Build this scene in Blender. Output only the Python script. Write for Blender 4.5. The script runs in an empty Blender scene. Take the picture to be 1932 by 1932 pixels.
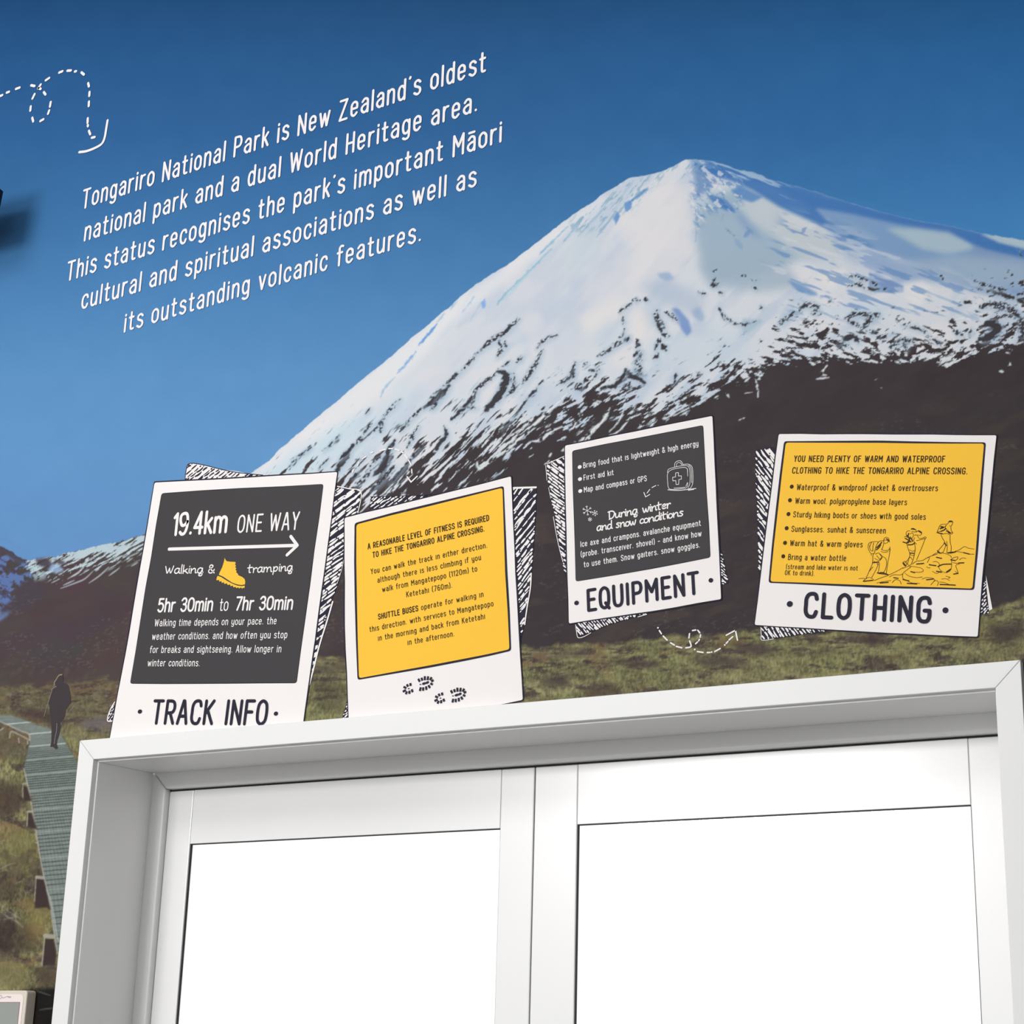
import bpy, math, random
import numpy as np
from mathutils import Matrix, Vector

S = bpy.context.scene
COL = S.collection
# ---------------------------------------------------------------- camera
Z0 = 2.35                                   # top of the door surround above the floor
CAMP = np.array([2.8182, -3.1259, Z0 - 0.7472])
YAW, PITCH, ROLL, F = -0.5069, 0.3117, 0.0288, 3456.14
cy_, sy_, cp_, sp_, cr_, sr_ = math.cos(YAW), math.sin(YAW), math.cos(PITCH), math.sin(PITCH), math.cos(ROLL), math.sin(ROLL)
FW = np.array([sy_ * cp_, cy_ * cp_, sp_]); R0 = np.array([cy_, -sy_, 0.0]); U0 = np.cross(R0, FW)
RT = R0 * cr_ + U0 * sr_; UP = -R0 * sr_ + U0 * cr_
cd = bpy.data.cameras.new('camera'); cam = bpy.data.objects.new('camera', cd); COL.objects.link(cam)
cd.sensor_fit = 'HORIZONTAL'; cd.sensor_width = 36.0; cd.lens = F / 1932.0 * 36.0
cd.clip_start = 0.05; cd.clip_end = 200
cam.matrix_world = Matrix(((RT[0], UP[0], -FW[0], CAMP[0]), (RT[1], UP[1], -FW[1], CAMP[1]), (RT[2], UP[2], -FW[2], CAMP[2]), (0, 0, 0, 1)))
S.camera = cam
# ---------------------------------------------------------------- world, lamps, exposure
wd = bpy.data.worlds.new('overcast_daylight'); S.world = wd; wd.use_nodes = True
bg = wd.node_tree.nodes['Background']; bg.inputs[0].default_value = (1.0, 1.0, 1.0, 1); bg.inputs[1].default_value = 1.15


def area(name, loc, target, size, power, color=(1, 1, 1), size_y=None):
    d = bpy.data.lights.new(name, 'AREA'); d.energy = power; d.color = color; d.size = size
    if size_y: d.shape = 'RECTANGLE'; d.size_y = size_y
    o = bpy.data.objects.new(name, d); COL.objects.link(o); o.location = loc
    o.rotation_euler = (Vector(target) - Vector(loc)).to_track_quat('-Z', 'Y').to_euler()
    o['kind'] = 'helper'
    return o


area('ceiling_light', (-0.75, -3.7, 4.6), (0.9, 0, 2.4), 1.35, 62, (1.0, 0.99, 0.98))
area('shop_light', (-0.95, -6.2, 3.4), (1.3, 0, 2.3), 1.6, 192, (1.0, 0.99, 0.98), 0.9)
S.view_settings.view_transform = 'Standard'; S.view_settings.look = 'None'
S.view_settings.exposure = 0.0; S.view_settings.gamma = 1.0; S.view_settings.use_curve_mapping = False

# ---------------------------------------------------------------- helpers
def L(c):
    c = np.asarray(c, float) / 255.0
    return np.where(c <= 0.04045, c / 12.92, ((c + 0.055) / 1.055) ** 2.4)


GAIN = 1.24                                  # light that falls on the wall: print colour = seen colour / GAIN
MATS = {}


def mat(name, rgb, rough=0.5, spec=0.3, gain=1.0, noise=0.0, metallic=0.0, coat=0.0):
    if name in MATS: return MATS[name]
    m = bpy.data.materials.new(name); m.use_nodes = True; nt = m.node_tree; b = nt.nodes['Principled BSDF']
    lin = np.clip(L(rgb) / gain, 0, 0.95)
    b.inputs['Base Color'].default_value = (*lin, 1); b.inputs['Roughness'].default_value = rough
    b.inputs['Specular IOR Level'].default_value = spec; b.inputs['Metallic'].default_value = metallic
    b.inputs['Coat Weight'].default_value = coat; b.inputs['Coat Roughness'].default_value = 0.15
    if noise > 0:
        tc = nt.nodes.new('ShaderNodeTexCoord'); n = nt.nodes.new('ShaderNodeTexNoise'); n.inputs['Scale'].default_value = 6
        n.inputs['Detail'].default_value = 5
        r = nt.nodes.new('ShaderNodeMapRange'); r.inputs['To Min'].default_value = 1 - noise; r.inputs['To Max'].default_value = 1 + noise * 0.3
        mx = nt.nodes.new('ShaderNodeVectorMath'); mx.operation = 'SCALE'; mx.inputs[0].default_value = tuple(lin)
        nt.links.new(tc.outputs['Object'], n.inputs['Vector']); nt.links.new(n.outputs['Fac'], r.inputs['Value'])
        nt.links.new(r.outputs['Result'], mx.inputs['Scale']); nt.links.new(mx.outputs['Vector'], b.inputs['Base Color'])
    MATS[name] = m
    return m


def proj(x, y, z):
    dx, dy, dz = x - CAMP[0], y - CAMP[1], z - CAMP[2]
    d = dx * FW[0] + dy * FW[1] + dz * FW[2]
    return 966 + F * (dx * RT[0] + dy * RT[1] + dz * RT[2]) / d, 966 - F * (dx * UP[0] + dy * UP[1] + dz * UP[2]) / d


def U(p, y=0.0):
    """photo pixels -> (x, z) on the plane at depth y (parallel to the wall)"""
    p = np.asarray(p, float)
    a = (p[..., 0] - 966) / F; b = (966 - p[..., 1]) / F
    d = FW + a[..., None] * RT + b[..., None] * UP
    t = (y - CAMP[1]) / d[..., 1]
    return np.stack([CAMP[0] + t * d[..., 0], CAMP[2] + t * d[..., 2]], -1)


def tag(o, label=None, cat=None, group=None, kind=None):
    if label: o['label'] = label
    if cat: o['category'] = cat
    if group: o['group'] = group
    if kind: o['kind'] = kind
    return o


def empty(name, loc, label=None, cat=None, group=None, kind=None):
    o = bpy.data.objects.new(name, None); COL.objects.link(o); o.location = loc; o.empty_display_size = 0.05
    return tag(o, label, cat, group, kind)


def mesh(name, V, faces, m, parent=None, smooth=False):
    me = bpy.data.meshes.new(name); me.from_pydata([tuple(v) for v in V], [], faces); me.update()
    o = bpy.data.objects.new(name, me); COL.objects.link(o)
    if m: me.materials.append(m)
    if smooth:
        for p in me.polygons: p.use_smooth = True
    if parent:
        o.parent = parent; o.matrix_parent_inverse = Matrix.Translation(-Vector(parent.location))
    return o


def box(name, x0, x1, y0, y1, z0, z1, m, parent=None, bevel=0.0, seg=2):
    V = [(x, y, z) for x in (x0, x1) for y in (y0, y1) for z in (z0, z1)]
    Fc = [(0, 1, 3, 2), (4, 6, 7, 5), (0, 4, 5, 1), (2, 3, 7, 6), (0, 2, 6, 4), (1, 5, 7, 3)]
    o = mesh(name, V, Fc, m, parent)
    if bevel:
        b = o.modifiers.new('bevel', 'BEVEL'); b.width = bevel; b.segments = seg; b.limit_method = 'ANGLE'
    return o


class Flat:
    """collects flat printed shapes in wall coordinates; each piece a hair in front of the last"""
    def __init__(s): s.V = []; s.F = []; s.k = 0

    def add(s, P, faces, y):
        b = len(s.V); yy = y - (s.k % 7) * 2.2e-5; s.k += 1
        P = np.asarray(P)
        s.V += [(p[0], yy, p[1]) for p in P]
        for f in faces:
            q = P[list(f)]; x, z = q[:, 0], q[:, 1]
            ar = np.sum(x * np.roll(z, -1) - z * np.roll(x, -1))
            if ar < 0: f = tuple(reversed(f))          # front faces look towards -Y
            s.F.append(tuple(b + i for i in f))

    def poly(s, P, y): s.add(P, [tuple(range(len(P)))], y)

    def ribbon(s, P, w, y, cap=True, closed=False):
        P = np.asarray(P, float); n = len(P)
        w = np.broadcast_to(np.asarray(w, float), (n,))
        if closed: d = np.roll(P, -1, 0) - np.roll(P, 1, 0)
        else: d = np.gradient(P, axis=0)
        d /= np.maximum(np.hypot(d[:, 0], d[:, 1]), 1e-12)[:, None]
        nn = np.stack([-d[:, 1], d[:, 0]], 1) * (w / 2)[:, None]
        V = np.concatenate([P + nn, P - nn]); fs = []
        m = n if closed else n - 1
        for i in range(m):
            j = (i + 1) % n; fs.append((i, j, n + j, n + i))
        if cap and not closed:
            for e, sg in ((0, -1), (n - 1, 1)):
                a0 = math.atan2(nn[e, 1], nn[e, 0]); base = len(V); pts = []
                for q in range(1, 5):
                    a = a0 - sg * math.pi * q / 5
                    pts.append(P[e] + w[e] / 2 * np.array([math.cos(a), math.sin(a)]))
                V = np.concatenate([V, pts]); ring = [e] + [base + q for q in range(4)] + [n + e]
                fs.append(tuple(ring))
        s.add(V, fs, y)

    def disc(s, c, rx, rz, y, n=20):
        a = np.linspace(0, 2 * math.pi, n, endpoint=False)
        s.poly(np.stack([c[0] + rx * np.cos(a), c[1] + rz * np.sin(a)], 1), y)

    def build(s, name, m, parent=None): return mesh(name, s.V, s.F, m, parent)


def crom(P, closed=False, k=6):
    P = np.asarray(P, float); n = len(P)
    if n < 3 and not closed: return P
    out = []
    for i in range(n if closed else n - 1):
        if closed: a, b, c, d = P[i - 1], P[i], P[(i + 1) % n], P[(i + 2) % n]
        else: a, b, c, d = P[max(i - 1, 0)], P[i], P[i + 1], P[min(i + 2, n - 1)]
        for t in np.arange(k) / k:
            out.append(0.5 * (2 * b + (c - a) * t + (2 * a - 5 * b + 4 * c - d) * t * t + (3 * b - a - 3 * c + d) * t ** 3))
    if not closed: out.append(P[-1])
    return np.array(out)


def rounded(P, r, k=4):
    """corner-rounded polygon"""
    P = np.asarray(P, float); n = len(P); out = []
    for i in range(n):
        a, b, c = P[i - 1], P[i], P[(i + 1) % n]
        u = a - b; v = c - b; lu, lv = np.hypot(*u), np.hypot(*v); q = min(r, lu / 3, lv / 3)
        s, e = b + u / lu * q, b + v / lv * q
        for t in np.linspace(0, 1, k): out.append((1 - t) ** 2 * s + 2 * t * (1 - t) * b + t * t * e)
    return np.array(out)


def wobble(P, amp, seed, step=26.0):
    """hand-drawn edges: resample a polygon and let its sides wander a little"""
    rs = np.random.RandomState(seed); P = np.asarray(P, float); out = []
    for i in range(len(P)):
        a, b = P[i], P[(i + 1) % len(P)]; Lg = np.hypot(*(b - a)); k = max(2, int(Lg / step))
        nrm = np.array([-(b - a)[1], (b - a)[0]]) / max(Lg, 1e-6)
        out.append(a)
        for j in range(1, k): out.append(a + (b - a) * j / k + nrm * rs.uniform(-amp, amp))
    return np.array(out)


# ---------------------------------------------------------------- hand-drawn alphabet (units: capital = 100)
G = {
 'a': (36, 's 4 58 16 71 30 66 34 50 34 0|s 34 42 18 41 3 30 2 14 14 1 27 5 34 18'),
 'b': (36, 'l 2 100 2 0|s 2 54 16 71 31 64 35 36 31 8 17 1 2 16'), 'c': (33, 's 33 54 27 69 12 69 2 52 2 20 12 2 26 2 33 18'),
 'd': (36, 'l 34 100 34 0|s 34 54 20 71 6 64 1 36 6 8 19 1 34 16'), 'e': (36, 'l 3 37 33 37|s 33 37 32 60 18 71 4 60 2 36 4 10 18 0 32 12'),
 'f': (26, 's 28 97 18 100 10 90 10 70 10 0|l 0 66 24 66'), 'g': (36, 's 34 70 34 0 30 -20 16 -25 4 -18|s 34 54 20 71 6 64 1 38 6 12 19 4 34 18'),
 'h': (36, 'l 2 100 2 0|s 2 50 14 70 28 68 34 52 34 0'), 'i': (4, 'l 2 70 2 0|l 2 89 2 93'), 'ı': (4, 'l 2 76 2 0'),
 'j': (14, 's 12 70 12 0 8 -20 -2 -24|l 12 89 12 93'), 'ȷ': (14, 's 12 74 12 0 8 -20 -2 -24'), 'k': (32, 'l 2 100 2 0|l 30 68 3 30|l 12 42 32 0'), 'l': (4, 'l 2 100 2 0'),
 'm': (60, 'l 2 70 2 0|s 2 52 12 70 24 68 30 52 30 0|s 30 52 40 70 52 68 58 52 58 0'), 'n': (36, 'l 2 70 2 0|s 2 50 14 70 28 68 34 52 34 0'),
 'o': (36, 'c 18 71 33 58 35 36 33 12 18 0 3 12 1 36 3 58'), 'p': (36, 'l 2 70 2 -27|s 2 54 16 71 31 64 35 36 31 8 17 1 2 16'),
 'q': (36, 'l 34 70 34 -27|s 34 54 20 71 6 64 1 36 6 8 19 1 34 16'), 'r': (24, 'l 2 70 2 0|s 2 46 10 66 24 69'),
 's': (33, 's 32 60 20 71 5 64 5 46 18 38 31 28 32 10 18 0 2 10'), 't': (26, 's 10 95 10 20 14 3 26 3|l 0 68 24 68'),
 'u': (36, 's 2 70 2 20 8 2 22 2 34 20|l 34 70 34 0'), 'v': (34, 'l 1 70 17 0 33 70'), 'w': (54, 'l 1 70 14 0 27 62 40 0 53 70'),
 'x': (34, 'l 1 70 33 0|l 33 70 1 0'), 'y': (36, 's 2 70 2 26 10 8 22 8 34 22|s 34 70 34 0 30 -20 16 -25 4 -18'), 'z': (34, 'l 2 70 32 70 2 1 33 1'),
 'ā': (36, 's 4 58 16 71 30 66 34 50 34 0|s 34 42 18 41 3 30 2 14 14 1 27 5 34 18|l 5 92 31 92'),
 'A': (44, 'l 1 0 20 100 24 100 43 0|l 8 32 36 32'), 'B': (42, 'l 2 0 2 100|s 2 100 26 99 35 85 34 64 22 54 2 53|s 22 53 38 44 40 18 28 2 2 0'),
 'C': (42, 's 41 78 34 98 14 98 3 80 2 50 3 20 14 2 33 2 41 22'), 'D': (42, 'l 2 0 2 100|s 2 100 26 97 38 78 40 50 38 22 26 3 2 0'),
 'E': (36, 'l 36 100 2 100 2 0 36 0|l 2 52 30 52'), 'F': (36, 'l 36 100 2 100 2 0|l 2 52 30 52'),
 'G': (42, 's 41 78 34 98 14 98 3 80 2 50 3 20 14 2 33 2 41 20 41 46|l 41 46 24 46'), 'H': (40, 'l 2 0 2 100|l 38 0 38 100|l 2 50 38 50'),
 'I': (4, 'l 2 0 2 100'), 'K': (40, 'l 2 0 2 100|l 38 100 3 44|l 13 58 39 0'), 'L': (34, 'l 2 100 2 0 34 0'),
 'M': (52, 'l 2 0 2 100 26 42 50 100 50 0'), 'N': (42, 'l 2 0 2 100 40 0 40 100'),
 'O': (42, 'c 21 100 36 89 41 66 41 34 36 11 21 0 6 11 1 34 1 66 6 89'), 'P': (40, 'l 2 0 2 100|s 2 100 28 98 38 84 38 62 28 48 2 46'),
 'Q': (42, 'c 21 100 36 89 41 66 41 34 36 11 21 0 6 11 1 34 1 66 6 89|l 26 24 42 -4'), 'R': (40, 'l 2 0 2 100|s 2 100 28 98 38 84 38 62 28 48 2 46|l 20 47 39 0'),
 'S': (42, 's 39 80 30 98 12 98 3 82 6 62 21 52 36 42 40 20 31 3 12 1 2 20'), 'T': (42, 'l 0 100 42 100|l 21 100 21 0'),
 'U': (42, 's 2 100 2 30 8 6 21 0 34 6 40 30 40 100'), 'V': (42, 'l 1 100 21 0 41 100'), 'W': (62, 'l 1 100 15 0 31 90 47 0 61 100'),
 'Y': (40, 'l 1 100 20 46 39 100|l 20 46 20 0'), 'Z': (42, 'l 2 100 40 100 2 0 41 0'),
 '0': (42, 'c 21 100 36 89 41 66 41 34 36 11 21 0 6 11 1 34 1 66 6 89'), '1': (16, 'l 1 82 14 100 14 0'), '2': (40, 's 2 78 12 98 30 98 38 78 32 52 2 0|l 2 0 40 0'),
 '3': (40, 's 3 84 14 99 30 97 37 78 30 58 16 54|s 16 54 34 48 39 24 30 4 14 1 2 16'), '4': (38, 'l 28 0 28 100 0 28 38 28'),
 '5': (40, 'l 36 100 6 100 4 58|s 4 58 20 66 36 54 39 30 30 5 14 1 2 14'), '6': (40, 's 36 90 26 100 12 94 3 66 2 34 8 6 21 0 36 8 39 32 30 56 16 56 3 40'),
 '7': (38, 'l 1 100 38 100 12 0'), '9': (40, 's 4 10 14 0 28 6 37 34 38 66 32 94 19 100 4 92 1 68 10 44 24 44 37 60'),
 '&': (46, 's 46 0 24 36 8 72 10 92 20 100 31 92 30 74 12 52 2 26 8 4 22 0 36 14 44 44'), '(': (14, 's 13 106 3 80 3 18 13 -8'), ')': (14, 's 1 106 11 80 11 18 1 -8'),
 '–': (28, 'l 0 38 28 38'), '.': (6, 'l 3 3 3 4'), "'": (4, 'l 3 100 1 94'),
}
BR = dict(G); BR.update({   # brush script
 'a': (46, 's 38 58 22 66 6 46 4 16 14 2 28 10 38 40|s 40 64 37 30 40 8 46 4'), 'g': (48, 's 38 58 22 66 6 46 4 16 14 2 28 10 38 44|s 40 62 40 0 38 -26 24 -34 14 -22 30 -2 46 10'),
 'n': (48, 's 4 62 6 30 5 0|s 6 30 20 56 32 60 38 44 38 12 44 4 48 8'), 'm': (74, 's 4 62 6 30 5 0|s 6 30 16 58 28 56 32 30 32 2|s 33 30 44 58 58 56 62 30 64 6 72 4'),
 'r': (34, 's 4 60 7 30 6 0|s 7 30 16 52 28 60 34 52'), 'u': (46, 's 4 60 4 20 12 3 26 10 36 36|s 38 60 38 16 44 4'), 'w': (58, 's 2 62 8 20 15 2 24 24 29 48|s 29 48 34 14 42 4 50 30 56 66'),
 'i': (12, 's 6 60 5 30 8 4|l 8 84 9 88'), 'k': (40, 'l 6 104 4 0|s 34 56 16 34 8 28|s 10 30 24 22 40 0'), 't': (38, 's 14 100 12 40 14 6 24 4|l -2 62 36 68'), 'l': (12, 's 8 110 5 40 6 0'),
 'd': (46, 's 36 58 20 64 5 44 4 14 14 1 28 8 38 34|s 42 112 40 40 42 6 48 4'), 's': (36, 's 32 60 16 64 8 50 22 34 28 16 16 2 2 8'), 'o': (38, 'c 18 60 32 50 36 30 28 8 16 0 5 8 2 30 6 50'),
 'c': (34, 's 32 54 20 62 6 46 4 18 14 3 30 8'), 'e': (38, 's 6 30 26 36 34 48 24 62 8 50 4 24 12 4 34 10'), 'p': (44, 's 6 60 8 20 4 -34|s 8 30 18 58 34 58 38 36 28 8 8 8'),
 'D': (58, 's 12 100 10 50 12 2|s 0 96 30 102 52 84 54 50 38 12 8 -2'), 'W': (66, 's 0 92 8 40 15 6 24 34 31 70|s 31 70 36 30 43 8 52 40 62 96'),
})


def glyph_units(s, font, sp=17, space=30):
    x = 0; out = []
    for ch in s:
        if ch == ' ': x += space; continue
        w, d = font[ch]; out.append((x, d)); x += w + sp
    return x - sp, out


def text(fl, s, p0, p1, up, th, y, font=G, dotless=False, space=30, sp=17, wob=0.0, seed=0):
    """one line of lettering between two baseline points given in photo pixels; up = cap vector in pixels (None -> upright on the wall)"""
    if dotless: s = s.replace('i', 'ı').replace('j', 'ȷ')
    rs = np.random.RandomState(seed + len(s))
    tot, gl = glyph_units(s, font, sp, space)
    A, B = U(p0, y), U(p1, y)
    if isinstance(up, (int, float)):
        C = U((p0[0], p0[1] - up), y); hv = np.array([0, np.hypot(*(C - A))])
    else: hv = U((p0[0] + up[0], p0[1] + up[1]), y) - A
    e = (B - A) / tot; v = hv / 100.0; w = th * np.hypot(*hv)
    # ribbons are centred on the strokes: pull the ends in by half a stroke
    ln = np.hypot(*(B - A)); e = e * (1 - w / ln); A = A + (B - A) / ln * w / 2
    for gx, d in gl:
        jy = rs.uniform(-wob, wob) * 100
        for st in d.split('|'):
            k, *n = st.split(); q = np.array([float(a) for a in n]).reshape(-1, 2)
            P = A + (q[:, :1] + gx) * e + (q[:, 1:] * (1 - th) + th * 50 + jy) * v
            if k == 'l':
                for i in range(len(P) - 1): fl.ribbon(P[i:i + 2], w, y)
            else:
                R = crom(P, k == 'c', 5); fl.ribbon(R, w, y, closed=(k == 'c'))


def lines(fl, segs, w, y, tr=lambda p: p, smooth=False, cap=True):
    """printed pen lines: segs of points (in a zoomed frame mapped by tr to photo pixels), w in photo pixels"""
    for sg in segs:
        p = np.array([tr(q) for q in sg], float)
        c = p.mean(0); A = U(c, y); B = U(c + (0, 1.0), y); k = np.hypot(*(B - A)) * 0.97
        if len(p) == 1: fl.disc(U(p[0], y), w * k * .6, w * k * .6, y, 10); continue
        P = U(p, y)
        if smooth: fl.ribbon(crom(P, False, 5), w * k, y, cap)
        else:
            for i in range(len(P) - 1): fl.ribbon(P[i:i + 2], w * k, y, cap)


def inside(P, X, Y):
    P = np.asarray(P, float); c = np.zeros(np.broadcast(X, Y).shape, bool); n = len(P)
    for i in range(n):
        x1, y1 = P[i]; x2, y2 = P[(i + 1) % n]
        if y1 == y2: continue
        c ^= ((y1 > Y) != (y2 > Y)) & (X < (x2 - x1) * (Y - y1) / (y2 - y1) + x1)
    return c


def hatch(fl, poly, ang, spc, wmax, y, seed, lmin=10, lmax=30, curve=1.5):
    """pen hatching of tapering strokes clipped to a region (photo pixels)"""
    rs = np.random.RandomState(seed); P = np.asarray(poly, float); c = P.mean(0); r = np.abs(P - c).max() * 1.5
    a = math.radians(ang)
    o = -r
    while o < r:
        al = a + rs.uniform(-.07, .07); d = np.array([math.cos(al), -math.sin(al)]); n = np.array([-d[1], d[0]])
        t = -r + rs.uniform(0, 8); base = c + n * o
        while t < r:
            Ls = rs.uniform(lmin, lmax); k = 7; tt = np.linspace(t, t + Ls, k)
            Q = base + tt[:, None] * d + n * (rs.uniform(-curve, curve) * np.sin(np.linspace(0, 3.14, k)))[:, None] + n * rs.uniform(-.5, .5)
            ins = inside(P, Q[:, 0], Q[:, 1]); idx = np.where(ins)[0]
            if len(idx) >= 2:
                i0, i1 = idx[0], idx[-1]; Q2 = Q[i0:i1 + 1]
                wd_ = wmax * rs.uniform(.55, 1.1) * (0.25 + 0.75 * np.sin(np.linspace(rs.uniform(0, .9), 3.14 - rs.uniform(0, .9), len(Q2))))
                A = U(c, y); B = U(c + (0, 1.0), y); kk = np.hypot(*(B - A))
                fl.ribbon(U(Q2, y), wd_ * kk, y, cap=False)
            t += Ls + rs.uniform(0.5, 3)
        o += spc * rs.uniform(.8, 1.25)


# ================================================================= MURAL PAINT (numpy raster in the print's own frame)
MG = 90; NN = 1932 + 2 * MG
YY, XX = np.mgrid[0:NN, 0:NN].astype(np.float32); XX -= MG; YY -= MG


def vnoise(u, v, seed):
    rs = np.random.RandomState(seed); T = rs.rand(256, 256).astype(np.float32)
    iu = np.floor(u).astype(np.int32); iv = np.floor(v).astype(np.int32); fu = u - iu; fv = v - iv
    fu = fu * fu * (3 - 2 * fu); fv = fv * fv * (3 - 2 * fv)
    a = T[iv & 255, iu & 255]; b = T[iv & 255, (iu + 1) & 255]; c = T[(iv + 1) & 255, iu & 255]; d = T[(iv + 1) & 255, (iu + 1) & 255]
    return (a + (b - a) * fu) * (1 - fv) + (c + (d - c) * fu) * fv


def fbm(sx, sy, ang=0, octv=3, seed=0, X=None, Y=None, gain=.55):
    X = XX if X is None else X; Y = YY if Y is None else Y
    a = math.radians(ang); ca, sa = math.cos(a), math.sin(a)
    u = (X * ca - Y * sa) / sx; v = (X * sa + Y * ca) / sy
    s = 0; amp = 1; t = 0
    for o in range(octv):
        s = s + amp * vnoise(u + 17.3 * o, v + 9.1 * o, seed + 31 * o); t += amp; amp *= gain; u = u * 2.03; v = v * 2.03
    return s / t


def blur(A, r):
    r = int(round(r))
    if r < 1: return A
    for _ in range(2):
        for ax in (0, 1):
            P = np.pad(A, [(r + 1, r) if i == ax else (0, 0) for i in range(2)], mode='edge'); C = np.cumsum(P, ax, dtype=np.float64)
            n = A.shape[ax]
            A = ((C[2 * r + 1:2 * r + 1 + n] - C[:n]) if ax == 0 else (C[:, 2 * r + 1:2 * r + 1 + n] - C[:, :n])).astype(np.float32) / (2 * r + 1)
    return A


def win(x0, x1, y0, y1, pad=0):
    return (slice(max(0, int(y0 - pad + MG)), min(NN, int(y1 + pad + MG + 1))), slice(max(0, int(x0 - pad + MG)), min(NN, int(x1 + pad + MG + 1))))


IMG = np.zeros((NN, NN, 3), np.float32)


def comp(sl, m, c):
    IMG[sl] += (np.asarray(c, np.float32) - IMG[sl]) * m[..., None]


def pmask(P, b=0):
    P = np.asarray(P, float); sl = win(P[:, 0].min(), P[:, 0].max(), P[:, 1].min(), P[:, 1].max(), b * 3 + 3)
    m = inside(P, XX[sl], YY[sl]).astype(np.float32)
    return sl, blur(m, b) if b else m


def paint(P, c, b=0, op=1.0, nz=None, clip=None):
    sl, m = pmask(P, b)
    if nz is not None: m = m * nz[sl]
    if clip is not None: m = m * clip[sl]
    comp(sl, m * op, c)


def stroke(P, w, c, b=0.8, op=1.0, nz=None, clip=None, taper=True, jag=0):
    """soft stroke; w half width px"""
    P = crom(P, False, 4) if len(P) > 2 else np.asarray(P, float); n = len(P)
    sl = win(P[:, 0].min(), P[:, 0].max(), P[:, 1].min(), P[:, 1].max(), w + b + 3 + jag / 2); X, Y = XX[sl], YY[sl]
    best = np.full(X.shape, 99., np.float32)
    for i in range(n - 1):
        a, q = P[i], P[i + 1]; d = q - a; L2 = max(d @ d, 1e-6); t = np.clip(((X - a[0]) * d[0] + (Y - a[1]) * d[1]) / L2, 0, 1)
        ww = w
        if taper:
            f = (i + t) / (n - 1); ww = w * (0.3 + 0.7 * np.sin(np.pi * np.clip(f * .9 + .05, 0, 1)))
        best = np.minimum(best, np.hypot(X - a[0] - t * d[0], Y - a[1] - t * d[1]) - ww)
    if jag: best = best + JAG[sl] * jag
    m = np.clip(.5 - best / max(b, .1) / 2, 0, 1)
    if nz is not None: m = m * nz[sl]
    if clip is not None: m = m * clip[sl]
    comp(sl, m * op, c)


def sstep(a, b, x):
    t = np.clip((x - a) / (b - a), 0, 1); return t * t * (3 - 2 * t)


SIL = np.array([(-90, 1010), (0, 1030), (15, 1037), (28, 1046), (42, 1055), (56, 1057), (75, 1054), (88, 1052), (110, 1050), (127, 1043), (150, 1038), (173, 1034), (200, 1027), (232, 1021), (255, 1013), (272, 1010), (300, 1000), (400, 950), (477, 890), (508, 869), (524.5, 850.5), (547, 832), (566, 815), (607, 780), (636, 757), (673.6, 724), (704.6, 699), (746, 666), (777, 637), (802, 618), (833, 590), (847, 581), (864, 563), (898.5, 536), (930, 516), (964, 496), (1014.5, 456.5), (1065, 417), (1091, 398), (1116, 384), (1133, 369), (1166, 350), (1181, 339), (1193, 335), (1224, 330), (1253, 322), (1278, 310), (1294, 301), (1311, 300), (1344, 305), (1367, 311), (1389.5, 320), (1418.5, 324.5), (1437, 331), (1450, 338), (1510, 354), (1554, 366), (1593, 380), (1648, 396), (1703, 410), (1730, 417), (1769, 422.5), (1799, 428), (1846, 439), (1890, 447), (1932, 454), (2022, 475)], float)
GRT = np.array([(-90, 1300), (0, 1296), (100, 1290), (200, 1278), (300, 1262), (560, 1240), (650, 1238), (780, 1228), (990, 1218), (1100, 1212), (1250, 1196), (1400, 1188), (1560, 1182), (1800, 1160), (1870, 1148), (1932, 1120), (2022, 1115)], float)
# ---- sky
ys_ = [0, 60, 120, 250, 400, 550, 700, 850, 1000]
for k, cs in enumerate(zip((33, 80, 128), (38, 88, 140), (42, 94, 148), (50, 103, 158), (64, 120, 174), (80, 136, 190), (95, 150, 202), (103, 156, 208), (104, 153, 206))):
    IMG[..., k] = np.interp(YY[:, 0], ys_, cs)[:, None]
IMG[..., 0] += np.interp(XX[0], [0, 900, 1932], [-2, 0, 4])[None]; IMG[..., 1] += np.interp(XX[0], [0, 900, 1932], [-3, 0, 14])[None]; IMG[..., 2] += np.interp(XX[0], [0, 900, 1932], [-3, 0, 20])[None]  # print brightened towards the right to make up for lamp falloff
IMG += ((fbm(40, 30, 0, 2, 5) - .5) * 4)[..., None]
# ---- big mountain body (clip = below skyline)
sk = np.interp(XX[0], SIL[:, 0], SIL[:, 1]).astype(np.float32)[None]
big = np.clip((YY - sk + (fbm(9, 9, 0, 2, 77) - .5) * 3) / 1.6 + .5, 0, 1) * np.clip((XX - 395) / 5, 0, 1)
comp(np.s_[:, :], big, (221, 226, 233))
soft = fbm(120, 34, 48, 3, 3)                      # broad soft drifts running down the left flank
comp(np.s_[:, :], big * sstep(.46, .66, soft) * .8, (198, 211, 228))
comp(np.s_[:, :], big * sstep(.55, .75, fbm(90, 60, 20, 2, 6)) * .6, (236, 232, 234))
def px_(s): return [tuple(map(float, a.split(','))) for a in s.split()]
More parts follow.
